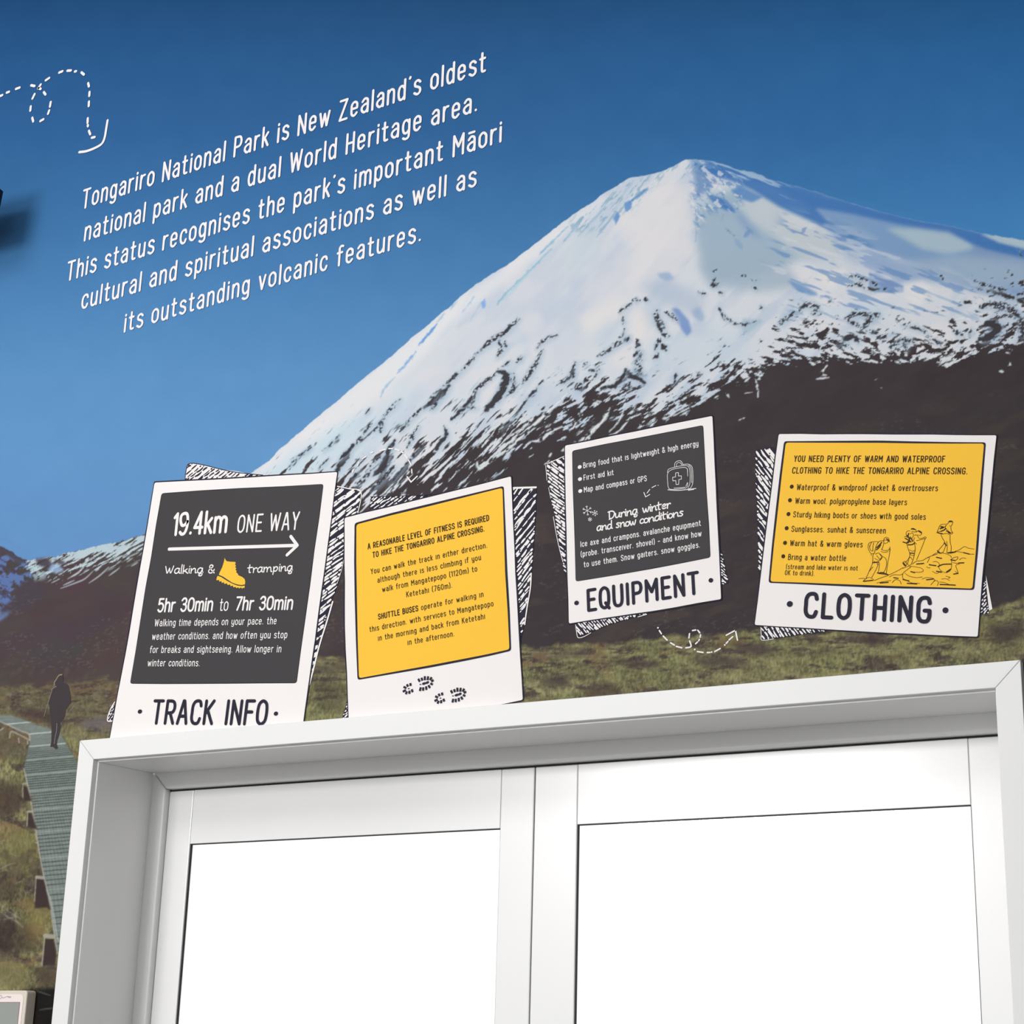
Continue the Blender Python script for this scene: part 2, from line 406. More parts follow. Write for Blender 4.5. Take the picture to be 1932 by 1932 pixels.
# bright ridge band and cool middle flank
for P, c, b, o_ in (
 ('395,960 477,890 607,780 704,699 802,618 864,563 964,496 1065,417 1133,369 1150,372 1060,450 960,530 860,610 780,690 700,760 600,850 520,905 470,960', (238, 238, 240), 7, .75),
 ('470,910 560,850 640,800 700,780 640,860 580,905', (205, 226, 238), 9, .8),
 ('560,905 620,850 720,760 760,720 800,740 720,830 640,900 600,930', (212, 226, 236), 12, .7),
 ('780,720 900,590 1000,500 1090,450 1080,520 980,620 880,720 800,790', (216, 221, 231), 16, .6),
 ('1000,640 1110,520 1180,440 1200,470 1140,590 1060,700', (208, 216, 230), 18, .5),
 ('1085,440 1120,430 1140,450 1100,500 1060,520', (205, 219, 228), 8, .6),
 ('1180,400 1250,350 1290,340 1320,420 1290,470 1220,480', (233, 230, 232), 14, .7),
 ('1090,600 1160,560 1190,570 1150,620 1100,630', (238, 234, 232), 10, .8), ('1190,590 1215,580 1222,620 1200,650', (244, 236, 232), 8, .7),
 ('1200,540 1250,520 1330,560 1320,600 1250,570', (186, 200, 220), 9, .7), ('1120,640 1150,600 1170,620 1140,660', (196, 212, 230), 10, .6),
 ('1230,640 1350,620 1420,640 1400,690 1300,700 1220,690', (205, 220, 232), 12, .6),
 # shaded east side
 ('1310,380 1370,330 1450,345 1560,410 1640,470 1740,500 1880,560 1940,560 1940,455 1800,430 1650,398 1500,355 1400,322 1325,302 1303,310 1312,350', (120, 152, 196), 5, .9),
 ('1312,400 1345,365 1400,350 1470,400 1550,450 1600,480 1560,500 1480,500 1420,520 1340,530 1318,470', (160, 186, 206), 10, .95),
 ('1330,480 1420,470 1500,500 1520,540 1440,550 1340,540 1316,500', (166, 186, 204), 9, .8),
 ('1400,352 1440,372 1500,420 1560,450 1540,470 1480,440 1430,400', (186, 200, 206), 7, .8),
 ('1460,430 1540,455 1600,490 1580,520 1500,490', (196, 206, 216), 9, .7),
 ('1395,360 1415,354 1470,388 1530,418 1600,460 1640,492 1590,504 1530,485 1470,455 1420,425 1398,392', (202, 211, 218), 7, .9), ('1318,395 1380,408 1430,430 1480,470 1490,505 1420,512 1350,502 1322,470', (168, 189, 207), 9, .6), ('1385,392 1400,405 1425,430 1440,455 1410,440 1392,415', (140, 168, 206), 5, .7), ('1331,362 1342,367 1364,375 1380,388 1390,402 1368,396 1350,385 1338,373', (72, 124, 190), 2, .9),
 ('1380,360 1395,350 1420,362 1440,372 1420,382 1395,375', (84, 136, 198), 2, .8),
 
 # far right rear slope
 ('1535,392 1600,390 1650,402 1700,420 1760,435 1800,445 1830,455 1838,480 1800,500 1720,490 1640,470 1580,430', (130, 164, 204), 6, .95),
 ('1670,430 1730,432 1790,440 1832,458 1836,470 1790,480 1740,470', (178, 200, 212), 4, .9),
 
 ('1560,425 1620,460 1700,490 1780,500 1860,500 1990,510 1990,560 1850,550 1760,530 1700,540 1600,500', (148, 174, 210), 8, .9),
 ('1700,500 1800,480 1932,490 1990,520 1990,540 1850,540 1760,525', (164, 186, 208), 8, .8),
 ('1500,500 1560,485 1640,510 1700,530 1620,540 1560,530', (214, 220, 230), 8, .8), ('1480,500 1520,492 1560,520 1580,560 1530,560', (230, 230, 234), 8, .8),
 ('1540,520 1600,505 1570,545', (240, 234, 232), 5, .8), ('1700,535 1740,528 1760,545 1730,580 1710,560', (238, 236, 236), 5, .8),
 ('1600,570 1700,565 1660,600 1560,600 1500,590', (206, 220, 234), 8, .7), ('1640,512 1680,528 1705,540 1704,551 1650,552 1640,545', (124, 154, 202), 1.2, .95),
 ('1485,528 1510,535 1540,552 1544,558 1530,558 1500,545', (110, 152, 206), 2, .8), ('1400,600 1440,605 1435,610 1410,630 1402,630', (176, 200, 216), 2, .8),
 ('1268,582 1280,582 1300,605 1305,625 1296,635 1285,620', (120, 152, 208), 2, .85), ('1305,585 1320,578 1330,598 1325,608 1310,600', (150, 178, 212), 3, .7),
 ('1240,516 1262,513 1272,525 1258,530 1245,524', (150, 178, 216), 2.5, .7), ('1230,540 1290,545 1280,560 1240,560', (190, 206, 224), 5, .5),
):
    paint(px_(P), c, b, o_, clip=big)
# deep blue upper right edge
stn = fbm(46, 7, -22, 3, 12)
ee = pmask(px_('1300,300 1360,306 1450,334 1560,364 1650,394 1740,414 1800,424 1856,440 1990,485 1990,505 1930,486 1860,470 1830,458 1790,436 1702,424 1600,402 1538,392 1560,415 1610,445 1656,470 1600,450 1519,412 1470,390 1418,358 1380,342 1345,330 1320,320'), 3)
comp(ee[0], ee[1] * .9 * big[ee[0]], (66, 120, 186))
comp(ee[0], ee[1] * sstep(.55, .63, stn[ee[0]]) * .75 * big[ee[0]] * sstep(1520, 1440, XX[ee[0]]), (190, 210, 226))
lees = pmask(px_('1480,400 1600,430 1700,480 1900,560 1932,600 1500,600 1440,520'), 12)
comp(lees[0], lees[1] * sstep(.58, .66, fbm(52, 8, -20, 3, 19)[lees[0]]) * .6 * big[lees[0]], (100, 142, 196))
comp(lees[0], lees[1] * sstep(.60, .68, fbm(60, 10, -18, 3, 23)[lees[0]]) * .5 * big[lees[0]], (222, 226, 232))
paint(px_('1848,441 1900,446 1990,468 1990,486 1925,468 1885,458'), (186, 206, 216), 2, .9, clip=big)
paint(px_('1545,366 1600,378 1560,372'), (120, 160, 200), 2, .8, clip=big)
JAG = fbm(7, 4, 40, 3, 72) - .5
# small blue features on the west shoulder and ridge
for P, w, c, o_ in (('1221,357 1200,372 1188,382', 3, (92, 146, 206), .9), ('1188,380 1182,396', 7, (98, 150, 210), .85), ('1165,402 1162,420', 5, (100, 150, 210), .85), ('1150,416 1125,448', 2, (140, 176, 210), .7),
  ('1100,410 1080,436 1060,460', 1.6, (140, 186, 214), .7), ('1143,388 1110,425 1090,445', 1.8, (150, 190, 214), .7), ('1070,428 1040,458 1018,480', 2, (130, 184, 216), .7), ('1170,350 1150,376', 1.6, (140, 190, 216), .6), ('1195,340 1175,368 1168,382', 1.4, (150, 190, 210), .6),
  ('1315,350 1322,345 1318,360', 3, (120, 160, 206), .8), ('1316,390 1315,415', 3, (130, 165, 205), .7), ('1317,420 1312,455', 2, (140, 170, 205), .6), ('1040,470 990,520 960,548 938,574', 2.2, (140, 196, 216), .8), ('1000,512 975,540 950,566', 3, (190, 216, 226), .6),
  ('914,565 912,580', 4, (130, 176, 236), .85), ('862,566 850,584', 2, (150, 190, 226), .6), ('824,612 806,632 790,652', 1.6, (110, 162, 222), .9), ('785,664 765,688 750,704', 2.6, (120, 170, 226), .85), ('820,618 800,642', 1.2, (100, 160, 224), .8),
  ('745,712 728,730 718,748', 1.8, (150, 190, 220), .7), ('895,560 872,590', 1.4, (160, 196, 226), .6), ('905,575 888,605', 1.2, (170, 190, 216), .5), ('840,590 826,606', 1.6, (150, 190, 220), .6),
  ('1360,418 1365,405', 2, (150, 170, 190), .6), ('1368,430 1385,445', 1.5, (110, 140, 180), .6), ('1520,430 1512,440', 3, (110, 146, 196), .6), ('1410,430 1420,440', 3, (120, 150, 200), .6), ('1412,436 1405,446', 4, (110, 150, 200), .6), ('1388,452 1400,470', 5, (140, 170, 206), .6)):
    stroke(px_(P), w, c, 1.6, o_, clip=big, jag=6)
# texture of the crest rocks
cr = pmask(px_('1060,430 1130,372 1190,338 1240,326 1300,300 1330,310 1320,340 1270,330 1230,350 1200,385 1150,420 1100,440'), 6)
comp(cr[0], cr[1] * sstep(.56, .66, fbm(16, 4, 50, 3, 14)[cr[0]]) * .7 * big[cr[0]], (140, 178, 200))
cr = pmask(px_('1300,305 1340,306 1400,340 1400,400 1340,400 1312,440 1305,380'), 5)
comp(cr[0], cr[1] * sstep(.55, .63, fbm(13, 5, -30, 3, 15)[cr[0]]) * .75 * big[cr[0]], (110, 150, 198))
comp(cr[0], cr[1] * sstep(.58, .66, fbm(10, 5, -40, 3, 16)[cr[0]]) * .7 * big[cr[0]], (236, 234, 236))

# ---- dark rock: density from control points, streak noise thresholded by it
BX = np.array(px_('395,985 480,960 640,930 700,918 760,898 830,874 900,848 936,822 1000,794 1060,768 1100,748 1130,728 1180,748 1230,772 1290,759 1340,738 1400,706 1450,686 1480,669 1520,668 1600,666 1660,673 1740,666 1790,674 1820,658 1860,642 1900,634 1932,612 2022,590'))
HU = px_('395,50 640,75 800,62 900,58 1000,42 1100,34 1180,40 1300,52 1400,48 1480,62 1600,62 1700,56 1800,62 1932,92 2022,92'); HD = px_('395,70 700,75 900,80 1060,85 1200,60 1300,45 1400,40 1500,22 1700,16 1800,34 1932,40')
it = lambda A: np.interp(XX[0], [q[0] for q in A], [q[1] for q in A])[None].astype(np.float32)
tB = YY - it(BX) + (fbm(70, 40, 30, 3, 61) - .5) * 46 * sstep(2000, 1300, XX) ** .5
DN = np.where(tB > 0, .62 + .45 * tB / it(HD), .62 * np.exp(np.minimum(tB, 0) / (it(HU) * .62)) - .02 - .05 * sstep(1.6, 2.6, -tB / it(HU)))
wl = sstep(1120, 900, XX); wr = sstep(1330, 1520, XX); wm = 1 - wl - wr
wx = XX + (fbm(60, 60, 0, 2, 41) - .5) * 9; wy = YY + (fbm(60, 60, 0, 2, 43) - .5) * 9
nA = fbm(34, 4.6, 45, 4, 51, wx, wy, .6); nB = fbm(22, 5.2, 33, 4, 52, wx, wy, .62); nC = fbm(18, 5.5, -14, 4, 53, wx, wy, .62); nD = fbm(15, 6, 24, 4, 54, wx, wy, .62)
nr = sstep(.46, .56, fbm(70, 70, 0, 1, 58)); nn_ = wl * nA + wm * nB + wr * (nC * nr + nD * (1 - nr))
def quant(n): # flatten to 0..1 rank
    s = np.sort(n[::7, ::7].ravel()); return np.interp(n, s[::40], np.linspace(0, 1, len(s[::40]))).astype(np.float32)
rk = quant(nn_)
dens = DN
rock = dens - (1 - rk)
comp(np.s_[:, :], big * np.clip(rock / .07 + 1.0, 0, 1) * .55, (150, 186, 200))
ROCKC = np.stack([62 + 0 * XX, 56 + 0 * XX, 60 + 0 * XX], -1); hz = sstep(900, 250, XX)
for k, (a, b_) in enumerate(((66, 86), (59, 75), (62, 75))): ROCKC[..., k] = a + (b_ - a) * hz + (fbm(50, 20, 30, 3, 66) - .5) * 9
m_ = big * np.clip(rock / .045 + .1, 0, 1)
IMG += (ROCKC - IMG) * m_[..., None]
# traced rock outcrops
brk = sstep(.40, .5, fbm(4, 2.6, 35, 2, 71)); JAG = fbm(7, 4, 35, 3, 72) - .5
for P, w, hole in (('978,602 950,628 925,645 905,662', 5, 1), ('905,660 875,695 845,722 810,752', 3, 1), ('848,728 835,742 820,755 800,770', 6.5, 0), ('800,765 775,790 755,815', 3.5, 1), ('832,742 818,768 812,770', 3, 1), ('940,643 946,660 936,675', 4, 1), ('952,645 955,655', 3, 1),
  ('1050,632 1030,640 1010,658', 2.5, 1), ('985,672 975,682', 3.5, 1), ('1024,662 1008,690 995,712 984,725', 4.5, 1), ('940,700 955,710 945,740 930,760 915,775', 8, 0), ('935,705 905,728 895,740', 4, 1), ('900,740 885,765 900,770', 4, 1), ('968,705 968,735 958,742', 4, 1), ('965,680 945,692', 2, 1),
  ('890,750 870,775 850,792', 3, 0), ('1024,718 1000,748 975,778 945,810', 1.8, 0), ('1086,683 1080,700 1072,715 1056,722', 5, 1), ('1080,700 1082,712', 3, 0), ('1100,690 1108,683', 2.5, 1), ('1095,722 1090,730 1097,735', 6, 1), ('1112,700 1128,698 1120,712', 3, 1),
  ('725,790 712,805 705,812', 3, 1), ('720,800 718,815', 2.4, 1), ('790,805 778,825 768,845', 3.5, 1), ('745,830 728,858', 5, 0), ('735,845 722,880 705,895', 7, 0), ('722,858 700,880 690,900 670,915', 4, 1), ('660,855 645,872 635,890', 6.5, 0), ('700,800 680,828 660,850', 2.6, 1), ('668,838 640,868', 3.5, 0), ('755,752 740,768 722,786', 3, 1),
  ('795,842 775,865 755,890 730,920', 1.3, 0), ('838,805 842,820 832,835 822,848', 4, 0), ('745,880 720,905 700,925', 4, 1), ('680,885 665,905', 2, 1), ('562,860 545,880', 2, 1), ('585,842 570,856', 1.5, 1), ('640,820 622,840 610,852', 1.2, 0), ('698,770 690,780', 1.5, 1), ('588,845 560,862', 1.4, 1), ('620,865 600,885', 1.2, 1),
  ('1190,572 1176,582 1168,590', 3, 1), ('1205,566 1195,566', 3.5, 1), ('1215,563 1222,566', 2.5, 1), ('1176,600 1175,612', 2, 1), ('1178,620 1174,635', 1.4, 1), ('1187,640 1170,645 1155,656 1140,665 1128,672', 4, 1), ('1180,634 1168,637', 1.2, 1), ('1188,632 1183,644', 2, 0),
  ('1240,585 1238,600 1246,612 1252,618', 6, 1), ('1255,590 1268,596 1278,606', 3.5, 1), ('1240,610 1248,625', 4, 0), ('1250,630 1262,634', 4, 1), ('1245,640 1240,650 1236,660', 3.5, 1), ('1250,652 1256,660', 5, 0), ('1240,668 1234,676', 4, 1), ('1203,642 1202,652', 3, 1), ('1206,652 1198,656', 1.5, 1), ('1212,663 1202,685 1198,700', 5, 1), ('1205,690 1208,715', 6, 1), ('1196,698 1212,720', 4, 1), ('1180,697 1186,706 1205,715 1216,722', 6, 0), ('1180,700 1170,718 1158,728 1135,732', 4.5, 0), ('1188,722 1186,735', 2, 0), ('1208,660 1196,672', 3, 0),
  ('1275,705 1272,722', 3.5, 0), ('1320,702 1316,708', 3.5, 1), ('1352,510 1345,512', 3, 1), ('1350,525 1344,537 1356,535', 4, 1), ('1357,548 1362,555', 3, 1), ('1318,552 1330,554', 3, 1), ('1356,580 1365,595 1380,606 1398,612 1420,608 1432,604', 1.8, 1), ('1360,590 1367,603', 1.8, 1), ('1400,520 1408,522', 2.5, 1), ('1412,526 1428,532', 2.5, 1), ('1420,542 1430,546', 2, 1), ('1432,580 1440,578', 3, 1),
  ('1605,522 1625,525 1640,530', 3, 1), ('1600,540 1620,536 1635,545 1670,545', 3.5, 1), ('1640,530 1655,538', 3, 1), ('1510,580 1530,575 1545,582', 6, 1), ('1500,590 1480,602 1470,612', 4.5, 1), ('1545,588 1530,592', 4, 1), ('1595,600 1620,592 1655,595', 5, 1), ('1625,620 1645,600 1658,592', 6, 1), ('1600,605 1625,615', 4, 1), ('1590,640 1610,635 1620,645', 6, 0), ('1580,648 1600,650', 3, 1), ('1635,625 1655,628', 3.5, 1), ('1660,640 1680,630 1693,630', 2.5, 1),
  ('1700,612 1725,618 1745,625 1752,640', 3, 1), ('1680,655 1700,645 1710,660', 4, 1), ('1700,640 1725,645', 5, 1), ('1860,545 1890,555 1932,570', 4, 0), ('1850,580 1870,575 1900,580 1932,605', 7, 1), ('1840,530 1865,540 1900,548', 3, 1), ('1855,615 1870,610 1882,620 1865,635 1850,640', 9, 0), ('1832,620 1828,635', 4, 1), ('1800,625 1815,632', 4, 1), ('1775,520 1782,530', 2.5, 1), ('1845,545 1870,550', 2.5, 1), ('1760,640 1775,650', 3, 1), ('1925,600 1932,640', 7, 1)):
    kw = {'nz': brk} if hole else {}
    stroke([(x + 2, y + 2) for x, y in px_(P)], w * 1.3 + 3, (172, 194, 214), 5, .5, clip=big)
    stroke(px_(P), w * .9 + 1.0, (134, 164, 180), 1.6, .6, clip=big, jag=9, **kw)
    stroke(px_(P), w * .85, (66, 64, 70), .9, 1.0, clip=big, jag=9, **kw)
# snow gullies showing in the dark band
gn1 = fbm(9, 4, 35, 2, 81); gn2 = sstep(.36, .46, gn1); gn1 = sstep(.32, .42, gn1)
for P, w in (('1070,742 1050,762 1020,790 985,822 955,850 905,880', 5), ('990,795 1005,790 985,808 950,832', 3), ('1130,800 1110,820 1095,838 1112,826', 7), ('1150,770 1140,790 1120,815', 4), ('1200,765 1180,800 1165,815 1150,822', 2.6), ('1180,760 1170,790 1150,815', 2), ('1280,765 1265,785 1250,790', 3), ('1300,770 1270,785', 2), ('1290,752 1310,742', 2.5),
  ('1060,805 1040,815 1020,830 1000,833', 4), ('1040,800 1030,806', 2.4), ('1085,835 1070,845 1060,850', 4), ('1092,780 1088,795 1078,812', 2.6), ('1040,855 1036,862', 3), ('1035,870 1028,876', 3), ('1120,755 1135,758', 2), ('1100,812 1085,822', 3), ('945,855 925,870 905,884 900,872', 4), ('905,878 920,868', 5),
  ('985,760 960,790 920,815 900,835', 2.5), ('930,812 900,842', 2), ('960,775 930,800', 1.6), ('1560,690 1550,705 1560,708', 3), ('1540,715 1565,712', 2), ('1745,680 1760,672 1775,668', 4), ('1785,678 1800,665', 4), ('1770,690 1785,680', 2.5), ('1900,682 1906,688', 5), ('1885,700 1892,702', 3), ('1895,662 1905,668', 3), ('1915,650 1930,646', 2), ('1650,716 1656,715', 1.5), ('1662,732 1664,732', 1.2), ('1405,742 1420,740', 1.5), ('1428,725 1430,750', 2), ('1425,715 1430,730', 2.2), ('1405,720 1415,712', 2.5), ('1370,742 1376,750', 2), ('1395,792 1405,788', 1.5), ('1790,640 1775,655', 2.5), ('1838,608 1820,600 1800,604', 4)):
    stroke(px_(P), w * .8, (196, 216, 222), 1.2, .85, clip=big, nz=gn1, jag=6)
    stroke(px_(P), w * .45, (240, 238, 240), 1.2, .9, clip=big, nz=gn2)
# ---- low range at far left
lm = np.clip((YY - sk + (fbm(8, 8, 0, 2, 78) - .5) * 5) / 1.6 + .5, 0, 1) * (XX < 420)
C2 = np.stack([81 + (fbm(80, 40, 20, 3, 90) - .5) * 14, 70 + (fbm(80, 40, 20, 3, 91) - .5) * 14, 72 + (fbm(80, 40, 20, 3, 92) - .5) * 10], -1)
IMG += (C2 - IMG) * lm[..., None]
bluez = pmask(px_('-90,1020 -20,1040 18,1048 40,1060 58,1062 62,1085 50,1100 30,1120 24,1145 -5,1175 -90,1180'), 2)
comp(bluez[0], bluez[1] * sstep(.36, .5, fbm(12, 9, 30, 3, 93)[bluez[0]]) * lm[bluez[0]] * .9, (98, 126, 184))
comp(bluez[0], bluez[1] * sstep(.55, .66, fbm(14, 6, -30, 3, 94)[bluez[0]]) * lm[bluez[0]] * .8, (74, 72, 92))
paint(px_('-90,1015 0,1028 20,1038 45,1056 52,1062 30,1062 10,1042 -90,1030'), (80, 74, 86), 1.2, .8, clip=lm)
paint(px_('40,1098 65,1095 82,1105 86,1120 60,1140 30,1158 10,1165 0,1150 25,1130 35,1110'), (78, 70, 78), 2, .95)
paint(px_('-90,1165 0,1158 20,1152 15,1162 0,1172 -90,1180'), (110, 136, 186), 2, .7)
upb = np.clip(1 - (YY - sk) / np.interp(XX[0], [40, 100, 200, 290], [26, 55, 55, 50])[None], 0, 1) * sstep(40, 60, XX) * lm
sn2 = sstep(.51, .55, fbm(20, 3.2, 30, 4, 95, gain=.65) + (upb - .5) * .22)
comp(np.s_[:, :], upb.clip(0, .25) * 4 * sn2 * .95, (196, 216, 224))
paint(px_('60,1068 80,1072 92,1080 86,1092 70,1096 58,1090'), (176, 200, 208), 3, .7, nz=sstep(.4, .5, fbm(6, 5, 0, 2, 96)))
paint(px_('95,1062 112,1066 122,1078 105,1082 90,1075'), (160, 190, 226), 2.5, .8)
paint(px_('66,1055 90,1052 98,1062 92,1072 74,1068'), (70, 64, 74), 2, .9); paint(px_('100,1054 120,1058 128,1066 112,1066'), (72, 68, 80), 2, .85)
for P in ('166,1058 150,1078 128,1092', '175,1078 160,1092 142,1100 115,1110', '205,1070 188,1086 168,1100', '262,1022 240,1035 222,1045', '225,1072 214,1080 206,1086', '260,1061 248,1068', '250,1053 240,1060', '228,1058 220,1064', '270,1034 258,1040', '150,1080 135,1088', '230,1048 215,1056', '178,1050 160,1062', '140,1095 120,1104', '262,1042 240,1052'):
    stroke(px_(P), 1.2, (204, 220, 224), 1.2, .85)
# ---- dark middle slopes: faint relief and haze
mid = np.clip((YY - np.interp(XX, [0, 560, 900, 1932], [1120, 930, 940, 720])) / 30, 0, 1)
comp(np.s_[:, :], mid * sstep(.5, .75, fbm(90, 30, 14, 4, 99)) * .5, (86, 76, 70))
comp(np.s_[:, :], mid * sstep(.66, .74, fbm(6, 3, 10, 2, 100)) * .28 * sstep(.45, .6, fbm(80, 40, 10, 2, 101)), (128, 118, 116))
comp(np.s_[:, :], mid * sstep(1200, 1900, XX) * .25, (62, 58, 58))
# ---- tussock valley
gt = np.interp(XX[0], GRT[:, 0], GRT[:, 1])[None].astype(np.float32); dd = YY - gt + (fbm(24, 24, 0, 3, 110) - .5) * 26
gm = np.clip(dd / 9, 0, 1); near = sstep(0, 150, YY - gt); low = sstep(1440, 1600, YY)
def two(a, b_, sa, ang=0, oc=4, g=.6): return fbm(a[0], a[1], ang, oc, sa, gain=g) * (1 - near) + fbm(b_[0], b_[1], ang, oc, sa + 5, gain=g) * near
LOWX = (XX < 330) & (YY > 1380)
n1 = two((34, 9), (52, 26), 111); n2 = two((9, 4), (15, 9), 112, 0, 3, .65); n3 = fbm(2.4, 7, 8, 3, 113, gain=.75) * .6 + fbm(2.6, 6, -14, 2, 133, gain=.7) * .4
n1 = np.where(LOWX, fbm(44, 34, 20, 4, 114), n1); n2 = np.where(LOWX, fbm(8, 13, 14, 3, 115, gain=.7), n2)
n1, n2, n3 = quant(n1), quant(n2), quant(n3)
base = np.stack([122 + 44 * (n1 - .5) + 34 * (n2 - .5), 118 + 44 * (n1 - .5) + 33 * (n2 - .5), 86 + 26 * (n1 - .5) + 20 * (n2 - .5)], -1)
base = base + (n3 - .5)[..., None] * np.array([48, 46, 32]) * (.5 + .5 * near[..., None])
IMG += (base - IMG) * gm[..., None]
wrm = gm * sstep(.56, .7, fbm(60, 26, 10, 3, 116)) * .6; comp(np.s_[:, :], wrm, (128, 104, 74))
grn = gm * sstep(.5, .68, fbm(80, 30, 5, 3, 117)) * .45; IMG += (np.stack([124 + 60 * (n3 - .5), 128 + 60 * (n3 - .5), 86 + 40 * (n3 - .5)], -1) - IMG) * grn[..., None]
dn = two((30, 7), (44, 17), 118, 0, 4, .62); dn = np.where(LOWX, fbm(46, 34, -15, 4, 119, gain=.6) - .02, dn); drk = gm * sstep(.55, .62, dn) * .85
IMG += (np.stack([82 + 26 * (n2 - .5) + 22 * (n3 - .5), 72 + 25 * (n2 - .5) + 22 * (n3 - .5), 67 + 20 * (n2 - .5) + 18 * (n3 - .5)], -1) - IMG) * drk[..., None]
comp(np.s_[:, :], gm * sstep(.72, .8, fbm(5, 2.6, 10, 2, 120)) * .4, (176, 170, 140))
# left heath is browner and darker towards the skyline
lf = gm * sstep(330, 200, XX) * sstep(1450, 1330, YY); comp(np.s_[:, :], lf * .45, (84, 70, 64))
comp(np.s_[:, :], lf * sstep(.6, .68, fbm(12, 3.4, 8, 3, 122)) * .5, (130, 116, 88)); comp(np.s_[:, :], lf * sstep(.66, .72, fbm(9, 3, -5, 3, 123)) * .4, (150, 148, 140))
for P, c, b, o_ in (('150,1362 180,1355 205,1352 215,1372 190,1376 160,1376', (112, 106, 112), 4, .7), ('60,1335 100,1345 130,1360 110,1375 80,1362 40,1350 20,1345', (72, 58, 58), 4, .7),
  ('-90,1480 0,1470 40,1480 50,1520 20,1545 -90,1560', (70, 58, 56), 8, .7), ('-90,1388 0,1385 50,1400 48,1440 0,1430 -90,1440', (92, 84, 74), 8, .5), ('0,1660 30,1650 40,1680 20,1700 -90,1700', (66, 54, 52), 8, .6), ('20,1740 60,1745 70,1790 40,1800 -90,1790 -90,1745', (62, 52, 50), 7, .7),
  ('40,1560 70,1565 78,1620 60,1660 20,1650 0,1600', (122, 116, 76), 10, .5), ('-90,1590 20,1600 30,1640 -90,1640', (128, 122, 84), 10, .4), ('50,1690 90,1705 100,1740 70,1790 45,1770', (136, 120, 76), 9, .55), ('-90,1800 0,1800 50,1825 60,1862 0,1865 -90,1865', (142, 134, 92), 8, .6),
  ('60,1828 110,1815 108,1860 80,1862', (74, 64, 58), 5, .7), ('34,1872 60,1866 115,1862 110,1940 100,2022 40,2022', (24, 22, 22), 4, .9),
  ('1390,1215 1440,1215 1470,1228 1430,1235 1380,1228', (74, 62, 64), 5, .8), ('1300,1240 1400,1240 1420,1255 1330,1258', (76, 66, 66), 5, .7), ('1160,1248 1240,1245 1250,1258 1190,1262', (78, 66, 66), 4, .7), ('990,1230 1100,1226 1120,1240 1010,1242', (92, 76, 72), 5, .5),
  ('1020,1280 1070,1275 1080,1295 1030,1300', (74, 66, 64), 5, .7), ('1100,1300 1150,1285 1180,1310 1110,1320', (84, 70, 62), 5, .7), ('1590,1195 1670,1190 1680,1215 1620,1215', (88, 76, 70), 5, .6), ('1860,1180 1932,1175 1932,1205 1880,1210', (72, 62, 62), 6, .8), ('1640,1200 1660,1205 1650,1222 1630,1212', (70, 60, 60), 3, .7),
  ('560,1250 660,1250 650,1275 590,1270', (88, 82, 72), 6, .5), ('590,1280 650,1285 650,1340 600,1345', (78, 72, 60), 8, .5)):
    paint(px_(P), c, b, o_)
for P in ('0,1705 20,1722 40,1735', '10,1728 30,1738 44,1750', '0,1720 15,1730', '5,1735 40,1728', '0,1640 15,1632 30,1628', '70,1870 95,1878', '75,1905 100,1902'):
    stroke(px_(P), .8, (168, 170, 166), 1.2, .6)
paint(px_('1926,1244 2022,1235 2022,2022 1960,2022 1932,1380'), (52, 54, 56), 1, .95)
# ---- boardwalk
BP = px_('-90,1335 0,1349 23,1350 74.5,1369 96,1375.5 112,1381.7 129,1409.6 144.4,1436 180,1500 180,1799 108.5,1799 102,1764 93.5,1702 82,1649.5 71,1589.7 60,1510 56,1499.7 45,1448.5 51,1420.5 56.7,1397 54,1384.8 35.7,1377.8 0,1361.5 -90,1325')
sl, m = pmask(BP, .8); Xb, Yb = XX[sl], YY[sl]
bc = np.stack([134 + 0 * Xb, 143 + 0 * Xb, 138 + 0 * Xb], -1) + ((fbm(9, 3, 4, 3, 130)[sl] - .5) * 26)[..., None]
tlt = Yb + (Xb - 50) * .09
sp_ = np.interp(tlt, [1380, 1450, 1550, 1700, 1800], [3.2, 4.0, 6.2, 10.5, 14.0]); ph = np.cumsum(np.interp(np.arange(1340, 1820), [1380, 1450, 1550, 1700, 1800], [1 / 3.2, 1 / 4.0, 1 / 6.2, 1 / 10.5, 1 / 14.0]))
pos = np.interp(tlt, np.arange(1340, 1820), ph); fr_ = pos - np.floor(pos); ln_ = np.exp(-((fr_ - .5) * sp_ / 1.1) ** 2)
bc -= (ln_ * 50 * sstep(1385, 1440, tlt))[..., None]; big_ = (np.floor(pos) % 7 == 0) * ln_; bc += (big_ * 70)[..., None]
vp = (Xb - np.interp(Yb, [1380, 1800], [60, 120])) / np.interp(Yb, [1380, 1450, 1800], [3.4, 4.2, 9]); bc -= (sstep(.3, .48, np.abs(vp - np.round(vp))) * 14 * sstep(1400, 1440, Yb))[..., None]
bc += ((1 - sstep(1360, 1450, Yb)) * -8)[..., None]
IMG[sl] += (bc - IMG[sl]) * m[..., None]
for P in ('-90,1332 0,1361.5 35.7,1377.8 54,1384.8 56.7,1397', '18,1392 20,1382 26,1381 55,1396', '35,1393 36,1401', '52,1398 52,1403', '0,1378 6,1374', '45,1450 56,1500 71,1590 82,1650 94,1703 103,1765 108,1799'):
    stroke(px_(P), 1.1, (186, 180, 172), 1.0, .85, taper=False)
stroke(px_('88,1680 96,1700 104,1745 108,1770'), 1.5, (170, 180, 172), 1.2, .8, taper=False)
for P in ('43,1484 51,1484 60,1512 46,1512', '53,1534 60,1534 70,1565 52,1560', '69,1659 82,1659 96,1718 88,1712 65,1714', '85,1772 101,1772 107,1798 104,1822 80,1822'):
    paint(px_(P), (66, 54, 54), 1, .95)
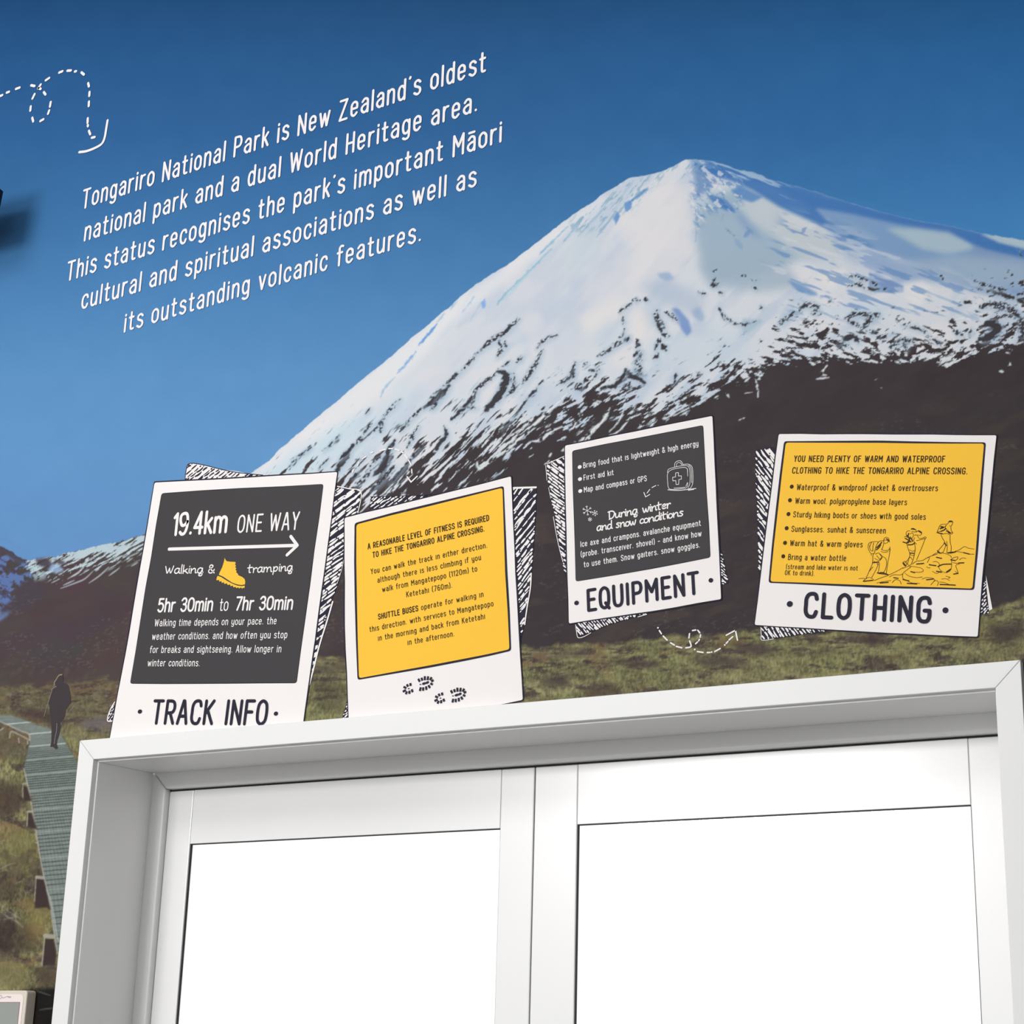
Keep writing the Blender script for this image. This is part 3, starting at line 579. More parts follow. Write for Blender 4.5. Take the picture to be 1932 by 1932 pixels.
for P, w in (('43,1479 51,1478', 1.2), ('43,1480 43,1505', .7), ('52,1531 61,1531', 1.6), ('52,1532 51,1558', .9), ('68,1590 72,1591', 1.2), ('69,1655 81,1656', 3), ('68,1658 65,1700', .8), ('85,1766 101,1767', 4), ('84,1770 79,1822', 1.2), ('109,1770 110,1775', 1.5)):
    stroke(px_(P), w, (176, 172, 156), .9, .9, taper=False)
IMG = np.clip(blur(IMG[..., 0], 0)[..., None] * 0 + IMG, 2, 250)
# ================================================================= STRUCTURE
WHITE = mat('white_painted_timber', (236, 236, 236), 0.28, 0.5, 1.0, 0.03, coat=0.15)
TRIM = mat('white_trim_paint', (229, 229, 229), 0.45, 0.3, 1.0, 0.03)
JOINT = mat('dark_gasket_and_gap', (40, 40, 42), 0.6)
PLASTER = mat('wall_board', (150, 150, 150), 0.8, 0.2, 1.0, 0.1)
X0, X1 = -1.6, 3.6; ZT = 4.85; W_ = 2.1
# floor, wall with its opening; unseen ceiling and side walls added to cut ambient light
o = box('floor', -3.5, 5.5, -7.0, 0.14, -0.1, 0.0, mat('grey_floor', (120, 118, 115), 0.6, 0.3, 1, 0.2)); tag(o, kind='structure')
o = box('ceiling', -3.5, 5.5, -7.0, 0.14, ZT, ZT + .1, mat('white_ceiling', (225, 225, 225), 0.8, 0.2, 1, 0.05)); tag(o, kind='structure')
o = box('wall_left', -3.6, -3.5, -7.0, 0.14, 0.0, ZT, mat('grey_side_wall', (170, 170, 168), 0.8, 0.2, 1, 0.08)); tag(o, kind='structure')
o = box('wall_right', 5.5, 5.6, -7.0, 0.14, 0.0, ZT, MATS['grey_side_wall']); tag(o, kind='structure')
bV = []; bF = []
for (a, b, c, d) in ((X0 - 1.9, 0.02, 0, ZT), (W_ - 0.02, X1 + 1.9, 0, ZT), (0.02, W_ - 0.02, Z0 - 0.02, ZT)):
    k = len(bV); bV += [(x, y, z) for x in (a, b) for y in (0.0, 0.14) for z in (c, d)]
    bF += [tuple(k + i for i in f) for f in ((0, 1, 3, 2), (4, 6, 7, 5), (0, 4, 5, 1), (2, 3, 7, 6), (0, 2, 6, 4), (1, 5, 7, 3))]
wall = tag(mesh('wall_back', bV, bF, PLASTER), kind='structure')

# --- white surround round the doors: mitred trims, splayed lining, inner frame
A_ = 0.0453
def mitre(name, P, y0, y1, m, parent=None, bevel=0.0012):
    n = len(P); V = [(p[0], y0, p[1]) for p in P] + [(p[0], y1, p[1]) for p in P]
    ar = sum(P[i][0] * P[(i + 1) % n][1] - P[(i + 1) % n][0] * P[i][1] for i in range(n))
    f = [tuple(range(n)), tuple(reversed(range(n, 2 * n)))] + [(i, n + i, n + (i + 1) % n, (i + 1) % n) for i in range(n)]
    if ar < 0: f = [tuple(reversed(q)) for q in f]
    o = mesh(name, V, f, m, parent)
    b = o.modifiers.new('bevel', 'BEVEL'); b.width = bevel; b.segments = 2
    return o
g_ = 0.0004
tl = tag(mitre('trim_1', [(0, 0.0), (A_, 0.0), (A_, Z0 - A_ - g_), (0, Z0 - g_)], -0.020, 0.0, TRIM), kind='structure')
tt_ = tag(mitre('trim_2', [(g_, Z0), (W_ - g_, Z0), (W_ - A_ - g_, Z0 - A_), (A_ + g_, Z0 - A_)], -0.020, 0.0, TRIM), kind='structure')
tr_ = tag(mitre('trim_3', [(W_, 0.0), (W_ - A_, 0.0), (W_ - A_, Z0 - A_ - g_), (W_, Z0 - g_)], -0.020, 0.0, TRIM), kind='structure')
# bead of filler along part of the top edge
ax, bx = U((1632, 1268), -0.01)[0], U((1818, 1254), -0.01)[0]
box('filler_bead', ax, bx, -0.012, -0.004, Z0, Z0 + 0.0022, mat('grey_filler', (170, 168, 172), 0.6), tt_)
# lining: a splayed box, front edge just inside the trim, back edge wider
D1 = 0.194; b0, b1 = 0.0495, 0.042
def lining(name, P, m):
    o = mesh(name, P, [(0, 1, 2, 3), (7, 6, 5, 4), (0, 4, 5, 1), (1, 5, 6, 2), (2, 6, 7, 3), (3, 7, 4, 0)], m); tag(o, kind='structure')
    me = o.data
    import bmesh as bm_
    b = bm_.new(); b.from_mesh(me); bm_.ops.recalc_face_normals(b, faces=b.faces); b.to_mesh(me); b.free()
    m_ = o.modifiers.new('bevel', 'BEVEL'); m_.width = .0015; m_.segments = 2
    return o
yf = -0.006
lining('trim_4', [(0.022, yf, 0), (b0, yf, 0), (b0, yf, Z0 - b0), (0.022, yf, Z0 - 0.022), (0.022, D1, 0), (b1, D1, 0), (b1, D1, Z0 - b1), (0.022, D1, Z0 - 0.022)], WHITE)
lining('trim_5', [(W_ - 0.022, yf, 0), (W_ - b0, yf, 0), (W_ - b0, yf, Z0 - b0), (W_ - 0.022, yf, Z0 - 0.022), (W_ - 0.022, D1, 0), (W_ - b1, D1, 0), (W_ - b1, D1, Z0 - b1), (W_ - 0.022, D1, Z0 - 0.022)], WHITE)
lining('trim_6', [(0.0225, yf, Z0 - 0.0222), (b0 + g_, yf, Z0 - b0), (W_ - b0 - g_, yf, Z0 - b0), (W_ - 0.0225, yf, Z0 - 0.0222), (0.0225, D1, Z0 - 0.0222), (b1 + g_, D1, Z0 - b1), (W_ - b1 - g_, D1, Z0 - b1), (W_ - 0.0225, D1, Z0 - 0.0222)], WHITE)
# inner door frame (face towards the room), mitred
c_ = 0.0798; i0 = 0.036
for nm, P in (('trim_7', [(i0, 0), (c_, 0), (c_, Z0 - c_ - g_), (i0, Z0 - i0 - g_)]),
              ('trim_8', [(i0 + g_, Z0 - i0), (W_ - i0 - g_, Z0 - i0), (W_ - c_ - g_, Z0 - c_), (c_ + g_, Z0 - c_)]),
              ('trim_9', [(W_ - i0, 0), (W_ - c_, 0), (W_ - c_, Z0 - c_ - g_), (W_ - i0, Z0 - i0 - g_)])):
    tag(mitre(nm, P, D1 + 0.0005, D1 + 0.075, WHITE, None, 0.005), kind='structure')
# two sliding glass leaves
D2 = D1 + 0.016
glass = bpy.data.materials.new('clear_glass'); glass.use_nodes = True; nt = glass.node_tree; nt.nodes.clear()
out = nt.nodes.new('ShaderNodeOutputMaterial'); tr = nt.nodes.new('ShaderNodeBsdfTransparent'); gl = nt.nodes.new('ShaderNodeBsdfGlossy')
gl.inputs['Roughness'].default_value = 0.02; tr.inputs[0].default_value = (1, 1, 1, 1); mx = nt.nodes.new('ShaderNodeMixShader'); fr = nt.nodes.new('ShaderNodeFresnel'); fr.inputs[0].default_value = 1.45
nt.links.new(fr.outputs[0], mx.inputs[0]); nt.links.new(tr.outputs[0], mx.inputs[1]); nt.links.new(gl.outputs[0], mx.inputs[2]); nt.links.new(mx.outputs[0], out.inputs[0])
zg = Z0 - 0.2066
def leaf(name, xa, xb, ga, gb):
    top = Z0 - c_ - 0.004; bot = 0.012
    e = empty(name, ((xa + xb) / 2, D2 + .02, 0)); e['kind'] = 'structure'
    ya, yb = D2, D2 + 0.0125
    box('stile', xa, ga, ya, yb, bot, top, WHITE, e, 0.0022, 3); box('stile', gb, xb, ya, yb, bot, top, WHITE, e, 0.0022, 3)
    box('rail', ga + .0006, gb - .0006, ya + .0004, yb, zg, top, WHITE, e, 0.0012, 2); box('rail', ga + .0006, gb - .0006, ya + .0004, yb, bot, 0.22, WHITE, e, 0.0012, 2)
    box('rail', ga + .0006, gb - .0006, ya + .0004, yb, 0.98, 1.07, WHITE, e, 0.0012, 2)
    for (z0, z1) in ((1.07, zg), (0.22, 0.98)):
        g0 = ya + 0.004; w = 0.0016
        mesh('gasket', [(x, y, z) for (x, z) in ((ga, z0), (gb, z0), (gb, z1), (ga, z1), (ga + w, z0 + w), (gb - w, z0 + w), (gb - w, z1 - w), (ga + w, z1 - w)) for y in (g0, g0 + .006)],
             [(0, 2, 10, 8), (2, 4, 12, 10), (4, 6, 14, 12), (6, 0, 8, 14), (8, 10, 11, 9), (10, 12, 13, 11), (12, 14, 15, 13), (14, 8, 9, 15)], JOINT, e)
        box('glass_pane', ga + .001, gb - .001, g0 + .003, g0 + .009, z0 + .001, z1 - .001, glass, e)
    return e
d1 = leaf('door_1', c_ + .0012, 1.0368, 0.1507, 0.9589)
d2 = leaf('door_2', 1.0392, W_ - c_ - .0012, 1.1372, 1.9419)
# dark strips standing in for shade in the gaps round and between the leaves
box('trim_10', 1.0362, 1.0398, D2 + .004, D2 + .03, 0.012, Z0 - c_ - .006, JOINT)['kind'] = 'structure'
box('trim_11', c_ - .003, W_ - c_ + .003, D2 + .003, D2 + .03, Z0 - c_ - .0055, Z0 - c_ + .001, JOINT)['kind'] = 'structure'
box('trim_12', c_ - .001, c_ + .0018, D2 + .008, D2 + .03, 0.012, Z0 - c_ - .004, JOINT)['kind'] = 'structure'

# ================================================================= MURAL MESHES
pm = bpy.data.materials.new('printed_wallpaper'); pm.use_nodes = True; nt = pm.node_tree; bs = nt.nodes['Principled BSDF']
at = nt.nodes.new('ShaderNodeAttribute'); at.attribute_name = 'print'; bs.inputs['Roughness'].default_value = 0.6; bs.inputs['Specular IOR Level'].default_value = 0.06
tcn = nt.nodes.new('ShaderNodeTexCoord'); ns = nt.nodes.new('ShaderNodeTexNoise'); ns.inputs['Scale'].default_value = 900; ns.inputs['Detail'].default_value = 1
mr = nt.nodes.new('ShaderNodeMapRange'); mr.inputs['To Min'].default_value = .94; mr.inputs['To Max'].default_value = 1.06
vm = nt.nodes.new('ShaderNodeVectorMath'); vm.operation = 'SCALE'
nt.links.new(tcn.outputs['Object'], ns.inputs['Vector']); nt.links.new(ns.outputs['Fac'], mr.inputs['Value']); nt.links.new(mr.outputs['Result'], vm.inputs['Scale'])
nt.links.new(at.outputs['Vector'], vm.inputs[0]); nt.links.new(vm.outputs['Vector'], bs.inputs['Base Color'])


def sample(px, py):
    lo, hi = -MG + 1.0, NN - MG - 2.0; span = hi - lo
    def refl(v):
        v = np.mod(v - lo, 2 * span); return np.where(v > span, 2 * span - v, v) + lo
    vv_ = np.maximum(py, lo); k = np.mod(vv_ - hi, 700.0); vv_ = np.where(vv_ > hi, np.where(k < 350, hi - k, hi - 700 + k), vv_)   # sky runs on upwards, tussock downwards
    u = refl(px) + MG; v = vv_ + MG
    iu = np.floor(u).astype(int); iv = np.floor(v).astype(int); fu = (u - iu)[:, None]; fv = (v - iv)[:, None]
    return (IMG[iv, iu] * (1 - fu) + IMG[iv, iu + 1] * fu) * (1 - fv) + (IMG[iv + 1, iu] * (1 - fu) + IMG[iv + 1, iu + 1] * fu) * fv


def patch(name, x0, x1, z0, z1, step, y, keep, parent):
    nx = int(math.ceil((x1 - x0) / step)) + 1; nz = int(math.ceil((z1 - z0) / step)) + 1
    gx, gz = np.meshgrid(np.linspace(x0, x1, nx), np.linspace(z0, z1, nz)); gx = gx.ravel(); gz = gz.ravel()
    px, py = proj(gx, y, gz)
    k = keep(px, py).reshape(nz, nx) if keep else np.ones((nz, nx), bool)
    door = ((gx > .03) & (gx < W_ - .03) & (gz < Z0 - .03)).reshape(nz, nx)
    q = (k[:-1, :-1] | k[1:, :-1] | k[:-1, 1:] | k[1:, 1:]) & ~(door[:-1, :-1] | door[1:, 1:] | door[1:, :-1] | door[:-1, 1:])
    iz, ix = np.nonzero(q); a = iz * nx + ix
    quads = np.stack([a, a + 1, a + nx + 1, a + nx], 1)
    used = np.zeros(nx * nz, bool); used[quads.ravel()] = True; rm = np.cumsum(used) - 1; quads = rm[quads]
    gx, gz, px, py = gx[used], gz[used], px[used], py[used]; n = len(gx); f = len(quads)
    me = bpy.data.meshes.new(name); me.vertices.add(n)
    co = np.empty((n, 3), np.float32); co[:, 0] = gx; co[:, 1] = y; co[:, 2] = gz; me.vertices.foreach_set('co', co.ravel())
    me.loops.add(4 * f); me.loops.foreach_set('vertex_index', quads.ravel().astype(np.int32))
    me.polygons.add(f); me.polygons.foreach_set('loop_start', np.arange(0, 4 * f, 4, dtype=np.int32))
    me.update()
    at = me.color_attributes.new('print', 'FLOAT_COLOR', 'POINT')
    c = np.ones((n, 4), np.float32); c[:, :3] = np.clip(L(sample(px, py)) / GAIN, 0, .9); at.data.foreach_set('color', c.ravel())
    me.materials.append(pm)
    o = bpy.data.objects.new(name, me); COL.objects.link(o); o.parent = parent; o.matrix_parent_inverse = Matrix.Translation(-Vector(parent.location))
    return o


mural = empty('mural', (1.0, -0.0005, 2.6), 'photographic wallpaper of a snowy volcano, blue sky, tussock and boardwalk covering the wall', 'mural')
patch('printed_sky', X0, X1, 0.3, ZT - .01, 0.012, -0.0005, None, mural)
xa = U((-60, 1000))[0]
def k_mtn(px, py): return (py > np.interp(px, SIL[:, 0], SIL[:, 1]) - 15) & (py < 1260) & (px > -80) & (px < 2000)
patch('printed_mountain', -0.95, 2.62, 2.0, 3.75, 0.00175, -0.0008, k_mtn, mural)
def k_grs(px, py): return (py > np.interp(px, GRT[:, 0], GRT[:, 1])) & (px > -80) & (px < 2000) & (py < 2010)
patch('printed_grassland', -0.6, 2.4, 1.3, 2.85, 0.0022, -0.0011, k_grs, mural)
BW = np.array([(-60, 1342), (0, 1349), (23, 1350), (74.5, 1369), (96, 1375.5), (112, 1381.7), (129, 1409.6), (144.4, 1436), (170, 1480), (160, 1800), (108.5, 1799), (102, 1764), (93.5, 1702), (82, 1649.5), (71, 1589.7), (60, 1510), (56, 1499.7), (45, 1448.5), (51, 1420.5), (56.7, 1397), (54, 1384.8), (35.7, 1377.8), (0, 1361.5), (-60, 1340)])
patch('printed_boardwalk', -0.4, 0.06, 1.6, 2.6, 0.0014, -0.0014, lambda px, py: inside(BW, px, py), mural)
# printed walker seen from behind
def z3(p): return (p[0] / 6.44, 1200 + p[1] / 6.44)
def pxy(P, tr): return np.array([tr(q) for q in P], float)
wk = Flat(); WK = [(700, 490), (722, 468), (748, 464), (768, 482), (776, 540), (785, 575), (828, 590), (848, 650), (866, 735), (862, 815), (832, 862), (806, 900), (790, 985), (748, 1040), (742, 1110), (728, 1200), (704, 1270), (700, 1325), (712, 1362), (682, 1376), (655, 1352), (618, 1346), (628, 1290), (632, 1150), (628, 1060), (622, 985), (606, 905), (606, 845), (594, 822), (614, 740), (634, 662), (682, 612), (664, 580), (674, 530)]
wk.poly(crom(U(pxy(WK, z3)), True, 3), -0.0017); wo = wk.build('printed_walker', mat('print_dark_brown', (64, 55, 58), .6, .2, GAIN), mural)
h = Flat(); lines(h, [[(752, 470), (722, 474), (698, 500), (682, 530), (662, 560), (660, 592)]], 2.6, -0.0019, z3, True); h.build('sunlit_hair', mat('print_tan', (150, 132, 108), .6, .2, GAIN), wo)
h = Flat(); lines(h, [[(684, 612), (640, 640), (622, 690), (598, 770), (565, 870), (536, 975)], [(690, 1060), (686, 1150), (668, 1240), (658, 1310)], [(745, 1045), (740, 1080)], [(900, 845), (880, 880), (852, 910)]], 1.0, -0.0019, z3, True)
h.build('sunlit_edge', mat('print_pale_grey', (150, 146, 146), .6, .2, GAIN), wo)

# ================================================================= PRINTED LETTERING AND TRAILS ON THE SKY
INKW = mat('print_white', (246, 241, 242), .6, .1, 1.15)
INKN = mat('print_ink', (46, 44, 60), .6, .1, GAIN)
CARD = mat('print_card_white', (251, 246, 245), .6, .1, 1.17)
PANEL = mat('print_charcoal', (72, 70, 72), .6, .1, GAIN)
YEL = mat('print_yellow', (255, 200, 66), .6, .1, 1.12)
INKT = mat('print_text_black', (66, 50, 34), .6, .1, GAIN)
YT = -0.0022
par = empty('wall_lettering', tuple(np.insert(U((530, 380)), 1, YT)), 'large white hand-lettered paragraph of five lines on the blue sky', 'lettering')
for s, a, b in (("Tongariro National Park is New Zealand's oldest", (153, 396), (917, 136)),
                ("national park and a dual World Heritage area.", (157, 457), (901, 210)),
                ("This status recognises the park's important Māori", (124, 532), (947, 268)),
                ("cultural and spiritual associations as well as", (152, 585), (899, 352)),
                ("its outstanding volcanic features.", (232.5, 628), (795, 455))):
    f = Flat(); text(f, s, a, b, 37.0, .11, YT, wob=.012, sp=23, space=36); f.build('text_line', INKW, par)


def z1(p): return (p[0] / 2.76, p[1] / 2.76)
def dashes(name, label, segs, w, tr, extra=None, y=YT):
    P = np.array([tr(q) for s in segs for q in s]); e = empty(name, tuple(np.insert(U(P.mean(0), y), 1, y)), label, 'dashed line')
    for s in segs:
        f = Flat(); lines(f, [s], w, y, tr, len(s) > 2); f.build('dash', INKW, e)
    for s in extra or ():
        f = Flat(); lines(f, [s], w, y, tr, len(s) > 3); f.build('arrow_line', INKW, e)
    return e
dashes('dashed_trail', 'white dashed looping trail line on the sky at upper left, ending in a hook', [[(-6, 503), (12, 495)], [(35, 482), (47, 478)], [(83, 463), (102, 456)], [(162, 444), (180, 448)], [(199, 460), (212, 440)], [(201, 459), (212, 463)], [(228, 480), (237, 492)], [(180, 490), (169, 513)],
        [(160, 554), (158, 576)], [(168, 613), (173, 632)], [(210, 630), (226, 621)], [(250, 592), (256, 575)], [(264, 531), (260, 555)], [(238, 418), (256, 406)], [(308, 378), (325, 371)], [(351, 368), (369, 367)], [(390, 372), (396, 371)],
        [(424, 377), (437, 388)], [(459, 433), (463, 450)], [(466, 479), (465, 499)], [(463, 529), (462, 552)], [(457, 616), (456, 639)], [(457, 651), (458, 657)], [(463, 681), (470, 699)], [(478, 717), (493, 714)]],
       4.6, z1, [[(413, 792), (450, 787), (495, 770), (530, 748), (545, 715), (553, 670), (560, 627)]])
def z5(p): return (450 + p[0] / 4.83, 600 + p[1] / 4.83)
dashes('dashed_trail', 'white dashed curve with a small arrow on the snow above the unlabelled yellow card', [[(1040, 1405), (1050, 1380)], [(1085, 1345), (1095, 1318)], [(1128, 1282), (1160, 1262)], [(1205, 1228), (1225, 1222)], [(1292, 1210), (1340, 1196)], [(1370, 1190), (1405, 1190)], [(1425, 1193), (1465, 1207)], [(1487, 1219), (1500, 1228)], [(1515, 1246), (1540, 1275)], [(1550, 1296), (1573, 1338)], [(1578, 1380), (1580, 1413)]],
       2.6, z5, [[(1536, 1446), (1572, 1495), (1628, 1442)]])
def z6(p): return (980 + p[0] / 3.864, 1140 + p[1] / 3.864)
dashes('dashed_trail', 'white dashed looping arrow on the tussock between the equipment and clothing cards', [[(1010, 172)], [(1020, 192), (1035, 215)], [(1048, 232), (1077, 262)], [(1102, 281), (1130, 298)], [(1143, 307), (1184, 318)], [(1213, 318), (1251, 308), (1241, 268)], [(1240, 215), (1236, 245)], [(1262, 192), (1285, 188)], [(1300, 190), (1315, 208)], [(1320, 223), (1318, 240)], [(1312, 256), (1307, 267)], [(1298, 276), (1284, 288)], [(1278, 330)],
        [(1298, 345), (1339, 352)], [(1369, 352), (1389, 352)], [(1401, 349)], [(1424, 345), (1464, 323)], [(1497, 297)], [(1508, 285), (1520, 272)], [(1528, 261), (1555, 237)]], 2.9, z6, [[(1508, 226), (1575, 190)], [(1575, 190), (1590, 262)]])

# ================================================================= CARDS
def card(label, outer, seed, group='instant-photo style information cards'):
    c = np.mean(outer, 0); e = empty('information_card', tuple(np.insert(U(c), 1, -0.003)), label, 'sign', group)
    P = wobble(outer, .55, seed, 40); P = rounded(P, 3.0, 3)
    B = P + 0.0; k = B - c; B = c + k * (1 + 2.7 / np.hypot(k[:, 0], k[:, 1]))[:, None]      # printed outline
    f = Flat(); f.poly(U(B, -.0026), -0.0026); f.build('outline', INKN, e)
    q = U(P, -.0032); n = len(q)
    V = [(p[0], -.0034, p[1]) for p in q] + [(p[0], -.0028, p[1]) for p in q]
    ar = np.sum(q[:, 0] * np.roll(q[:, 1], -1) - q[:, 1] * np.roll(q[:, 0], -1)); r = tuple(range(n))
    fc = [r] + [(i, n + i, n + (i + 1) % n, (i + 1) % n) for i in range(n)]
    if ar < 0: fc = [tuple(reversed(t)) for t in fc]
    mesh('card_sheet', V, fc, CARD, e)
    return e
def panel(e, P, m, seed, border=0.0, r=5):
    if border:
        c = np.mean(P, 0); Q = wobble(P, .8, seed, 60); Q = rounded(Q, r, 4); k = Q - c; Q = c + k * (1 + border / np.hypot(k[:, 0], k[:, 1]) * 1.25)[:, None]
        f = Flat(); f.poly(U(Q, -.0038), -.0038); f.build('panel_border', INKN, e)
    else:
        c = np.mean(P, 0); Q = rounded(wobble(P, .8, seed, 60), r, 4); k = Q - c; Q = c + k * (1 + 1.3 / np.hypot(k[:, 0], k[:, 1]))[:, None]
        f = Flat(); f.poly(U(Q, -.0038), -.0038); f.build('panel_edge', INKN, e)
    f = Flat(); f.poly(U(rounded(wobble(P, .8, seed, 60), r, 4), -.0042), -.0042); return f.build('panel', m, e)
YP = -.0047
def tline(e, name, m, *rows, **kw):
    f = Flat()
    for s, a, b, up, th in rows: text(f, s, a, b, up, th, YP, **kw)
    return f.build(name, m, e)
def dots(e, name, m, pts, rx, ry=None):
    for p in pts:
        f = Flat(); A = U(p, YP); k = np.hypot(*(U((p[0] + 1, p[1]), YP) - A)); kz = np.hypot(*(U((p[0], p[1] + 1), YP) - A)); f.disc(A, rx * k, (ry or rx) * kz, YP); f.build(name, m, e)
def backing(e, P, ang, spc, w, seed, base=INKN, ink=CARD, y=-.0018, lm=(9, 26), outl=None):
    f = Flat(); f.poly(U(P, y), y); b = f.build('backing_sheet', base, e)
    f = Flat(); hatch(f, P, ang, spc * 1.22, w * 1.38, y - .0003, seed, *lm, 1.2); o = f.build('pen_hatching', ink, b); o['kind'] = 'stuff'
    if outl:
        f = Flat()
        for Q, w_, mm in outl: lines(f, [Q], w_, y - .0005, smooth=len(Q) > 2)
        f.build('pen_outline', outl[0][2], b)
    return b

# ---- 1 track info
e = card('white card with charcoal panel headed 19.4km ONE WAY, marked TRACK INFO', [(291.7, 910.5), (450, 902.5), (636.4, 890.5), (600, 1160), (582, 1290), (569, 1385), (204, 1408), (207.5, 1392), (245, 1190)], 3)
panel(e, [(305.6, 931.5), (455, 922), (609.4, 913.9), (559, 1287.8), (246, 1289)], PANEL, 5)
tline(e, 'heading', CARD, ('19.4km', (323.5, 1012), (428.5, 1006), (4.8, -45), .13), sp=15)
tline(e, 'heading', CARD, ('ONE WAY', (446, 1006), (563, 999.7), (4.2, -34.5), .10), sp=20, space=36)
f = Flat(); lines(f, [[(319, 1036), (560, 1029)], [(548.5, 1012), (561, 1029)], [(561, 1029), (541.5, 1047)]], 6.2, YP); f.build('arrow', CARD, e)
tline(e, 'script_text', CARD, ('Walking &', (310.5, 1083.5), (405, 1082), (1.6, -17), .13), font=BR, sp=4, space=34)
tline(e, 'script_text', CARD, ('tramping', (466, 1082), (553, 1078), (1.6, -17), .13), font=BR, sp=4)
def q1(p): return (200 + p[0] / 3.578, 860 + p[1] / 3.578)
bt = Flat(); bt.poly(U(pxy([(801, 688), (806, 700), (814, 711), (840, 715), (872, 716), (876, 724), (870, 733), (878, 742), (871, 750), (880, 760), (873, 768), (882, 777), (878, 786), (890, 796), (893, 806), (920, 818), (936, 832), (940, 850), (938, 868), (915, 872), (885, 868), (850, 855), (820, 835), (790, 815), (762, 803), (767, 788), (785, 750), (796, 715)], q1), YP), YP)
bo = bt.build('boot_picture', YEL, e)
bt = Flat(); bt.poly(U(pxy([(754, 810), (780, 820), (815, 843), (850, 862), (885, 876), (915, 880), (937, 877), (934, 893), (926, 889), (920, 897), (910, 888), (900, 896), (892, 888), (880, 893), (874, 884), (860, 888), (856, 876), (840, 880), (838, 868), (822, 872), (814, 860), (800, 866), (795, 853), (782, 858), (778, 845), (765, 850), (763, 838), (745, 840), (748, 822)], q1), YP), YP)
bt.build('boot_sole', YEL, bo)
tline(e, 'heading', CARD, ('5hr 30min', (295.6, 1156), (401, 1153.5), (3.8, -27.5), .135), sp=15, space=36)
tline(e, 'heading', CARD, ('to', (413, 1153.5), (430, 1152.6), (3.0, -25), .09), sp=15)
tline(e, 'heading', CARD, ('7hr 30min', (442.6, 1152.6), (552, 1151), (3.8, -27.5), .135), sp=15, space=36)
for s, a, b in (('Walking time depends on your pace. the', (290.8, 1182), (521.4, 1178)), ('weather conditions. and how often you stop', (286, 1207.4), (541.5, 1204.3)),
                ('for breaks and sightseeing. Allow longer in', (281.9, 1232.3), (530.4, 1231)), ('winter conditions.', (277.7, 1257.4), (376.6, 1257.4))):
    tline(e, 'text_line', CARD, (s, a, b, (1.9, -13.8), .108), space=40, sp=21)
tline(e, 'title', INKN, ('TRACK INFO', (283.5, 1367.3), (502.5, 1369.2), (6.6, -48), .125), sp=20, space=44)
dots(e, 'dot', INKN, [(263.7, 1342.4), (520.3, 1346.3)], 3.9)
backing(e, pxy([(530, 170), (533, 130), (548, 62), (566, 50), (650, 62), (780, 92), (880, 104), (950, 118), (1060, 130), (1000, 145), (700, 165)], q1), 38, 4.2, 2.6, 11, CARD, INKN, -.0018, (8, 18),
        [(pxy([(533, 165), (540, 100), (562, 52), (650, 60), (780, 92), (860, 108), (950, 120), (1058, 130)], q1), 1.5, INKN)])
backing(e, pxy([(1545, 205), (1562, 212), (1660, 222), (1724, 246), (1700, 380), (1640, 420), (1612, 540), (1606, 690), (1575, 840), (1530, 960), (1500, 1060), (1440, 1270), (1385, 1500), (1368, 1552), (1400, 1180)], q1), 36, 4.6, 3.6, 12, INKN, CARD, -.0017, (10, 26),
        [(pxy([(1562, 206), (1640, 222), (1722, 244), (1700, 385)], q1), 1.8, CARD), (pxy([(1606, 690), (1590, 770), (1560, 862)], q1), 1.0, CARD), (pxy([(1530, 985), (1490, 1120), (1440, 1280), (1405, 1420), (1372, 1545)], q1), 3.4, CARD)])
backing(e, pxy([(60, 1650), (30, 1700), (8, 1785), (45, 1795)], q1), 60, 3, 1.6, 13, INKN, CARD, -.0018, (4, 8), [(pxy([(58, 1662), (28, 1715), (9, 1785), (44, 1790)], q1), 2.2, CARD)])

# ---- 2 yellow fitness card
e = card('white card with yellow panel about level of fitness, two boot prints below, no title', [(650.2, 977.2), (810, 938), (964.2, 898.8), (972, 1080), (986.3, 1320.4), (905, 1336.5), (880, 1352), (660, 1372), (658, 1358), (651, 1180)], 7)
panel(e, [(672.4, 989.6), (810, 955), (948, 920.3), (953, 1080), (961.2, 1225), (880, 1242), (677.2, 1279.6), (673.5, 1130)], YEL, 9, 3.5)
def q2(p): return (570 + p[0] / 3.577, 830 + p[1] / 3.577)
R = [('A REASONABLE LEVEL OF FITNESS IS REQUIRED', (442, 740), (1264, 545), -.5, 11.5, .15), ('TO HIKE THE TONGARIRO ALPINE CROSSING.', (475, 798), (1231, 618), -.5, 11.5, .15),
     ('You can walk the track in either direction.', (463, 908), (1250, 728), -.6, 10.8, .12), ('although there is less climbing if you', (508, 966), (1208, 810), -.6, 10.8, .12),
     ('walk from Mangatepopo (1120m) to', (540, 1029), (1182, 887), -.6, 10.8, .12), ('Ketetahi (760m).', (703, 1063), (1013, 998), -.6, 10.8, .12),
     ('SHUTTLE BUSES', (512, 1214), (785, 1155), -.6, 11.2, .16), ('operate for walking in', (803, 1150), (1225, 1059), -.6, 10.8, .12),
     ('this direction. with services to Mangatepopo', (455, 1298), (1292, 1122), -.6, 10.8, .12), ('in the morning and back from Ketetahi', (512, 1358), (1235, 1208), -.6, 10.8, .12), ('in the afternoon.', (712, 1386), (1028, 1325), -.6, 10.8, .12)]
for s, a, b, ux, uy, th in R: tline(e, 'text_line', INKT, (s, q2(a), q2(b), (ux, -uy), th), dotless=True, space=44, sp=25)
def q2f(p): return (740 + p[0] / 12.075, 1250 + p[1] / 12.075)
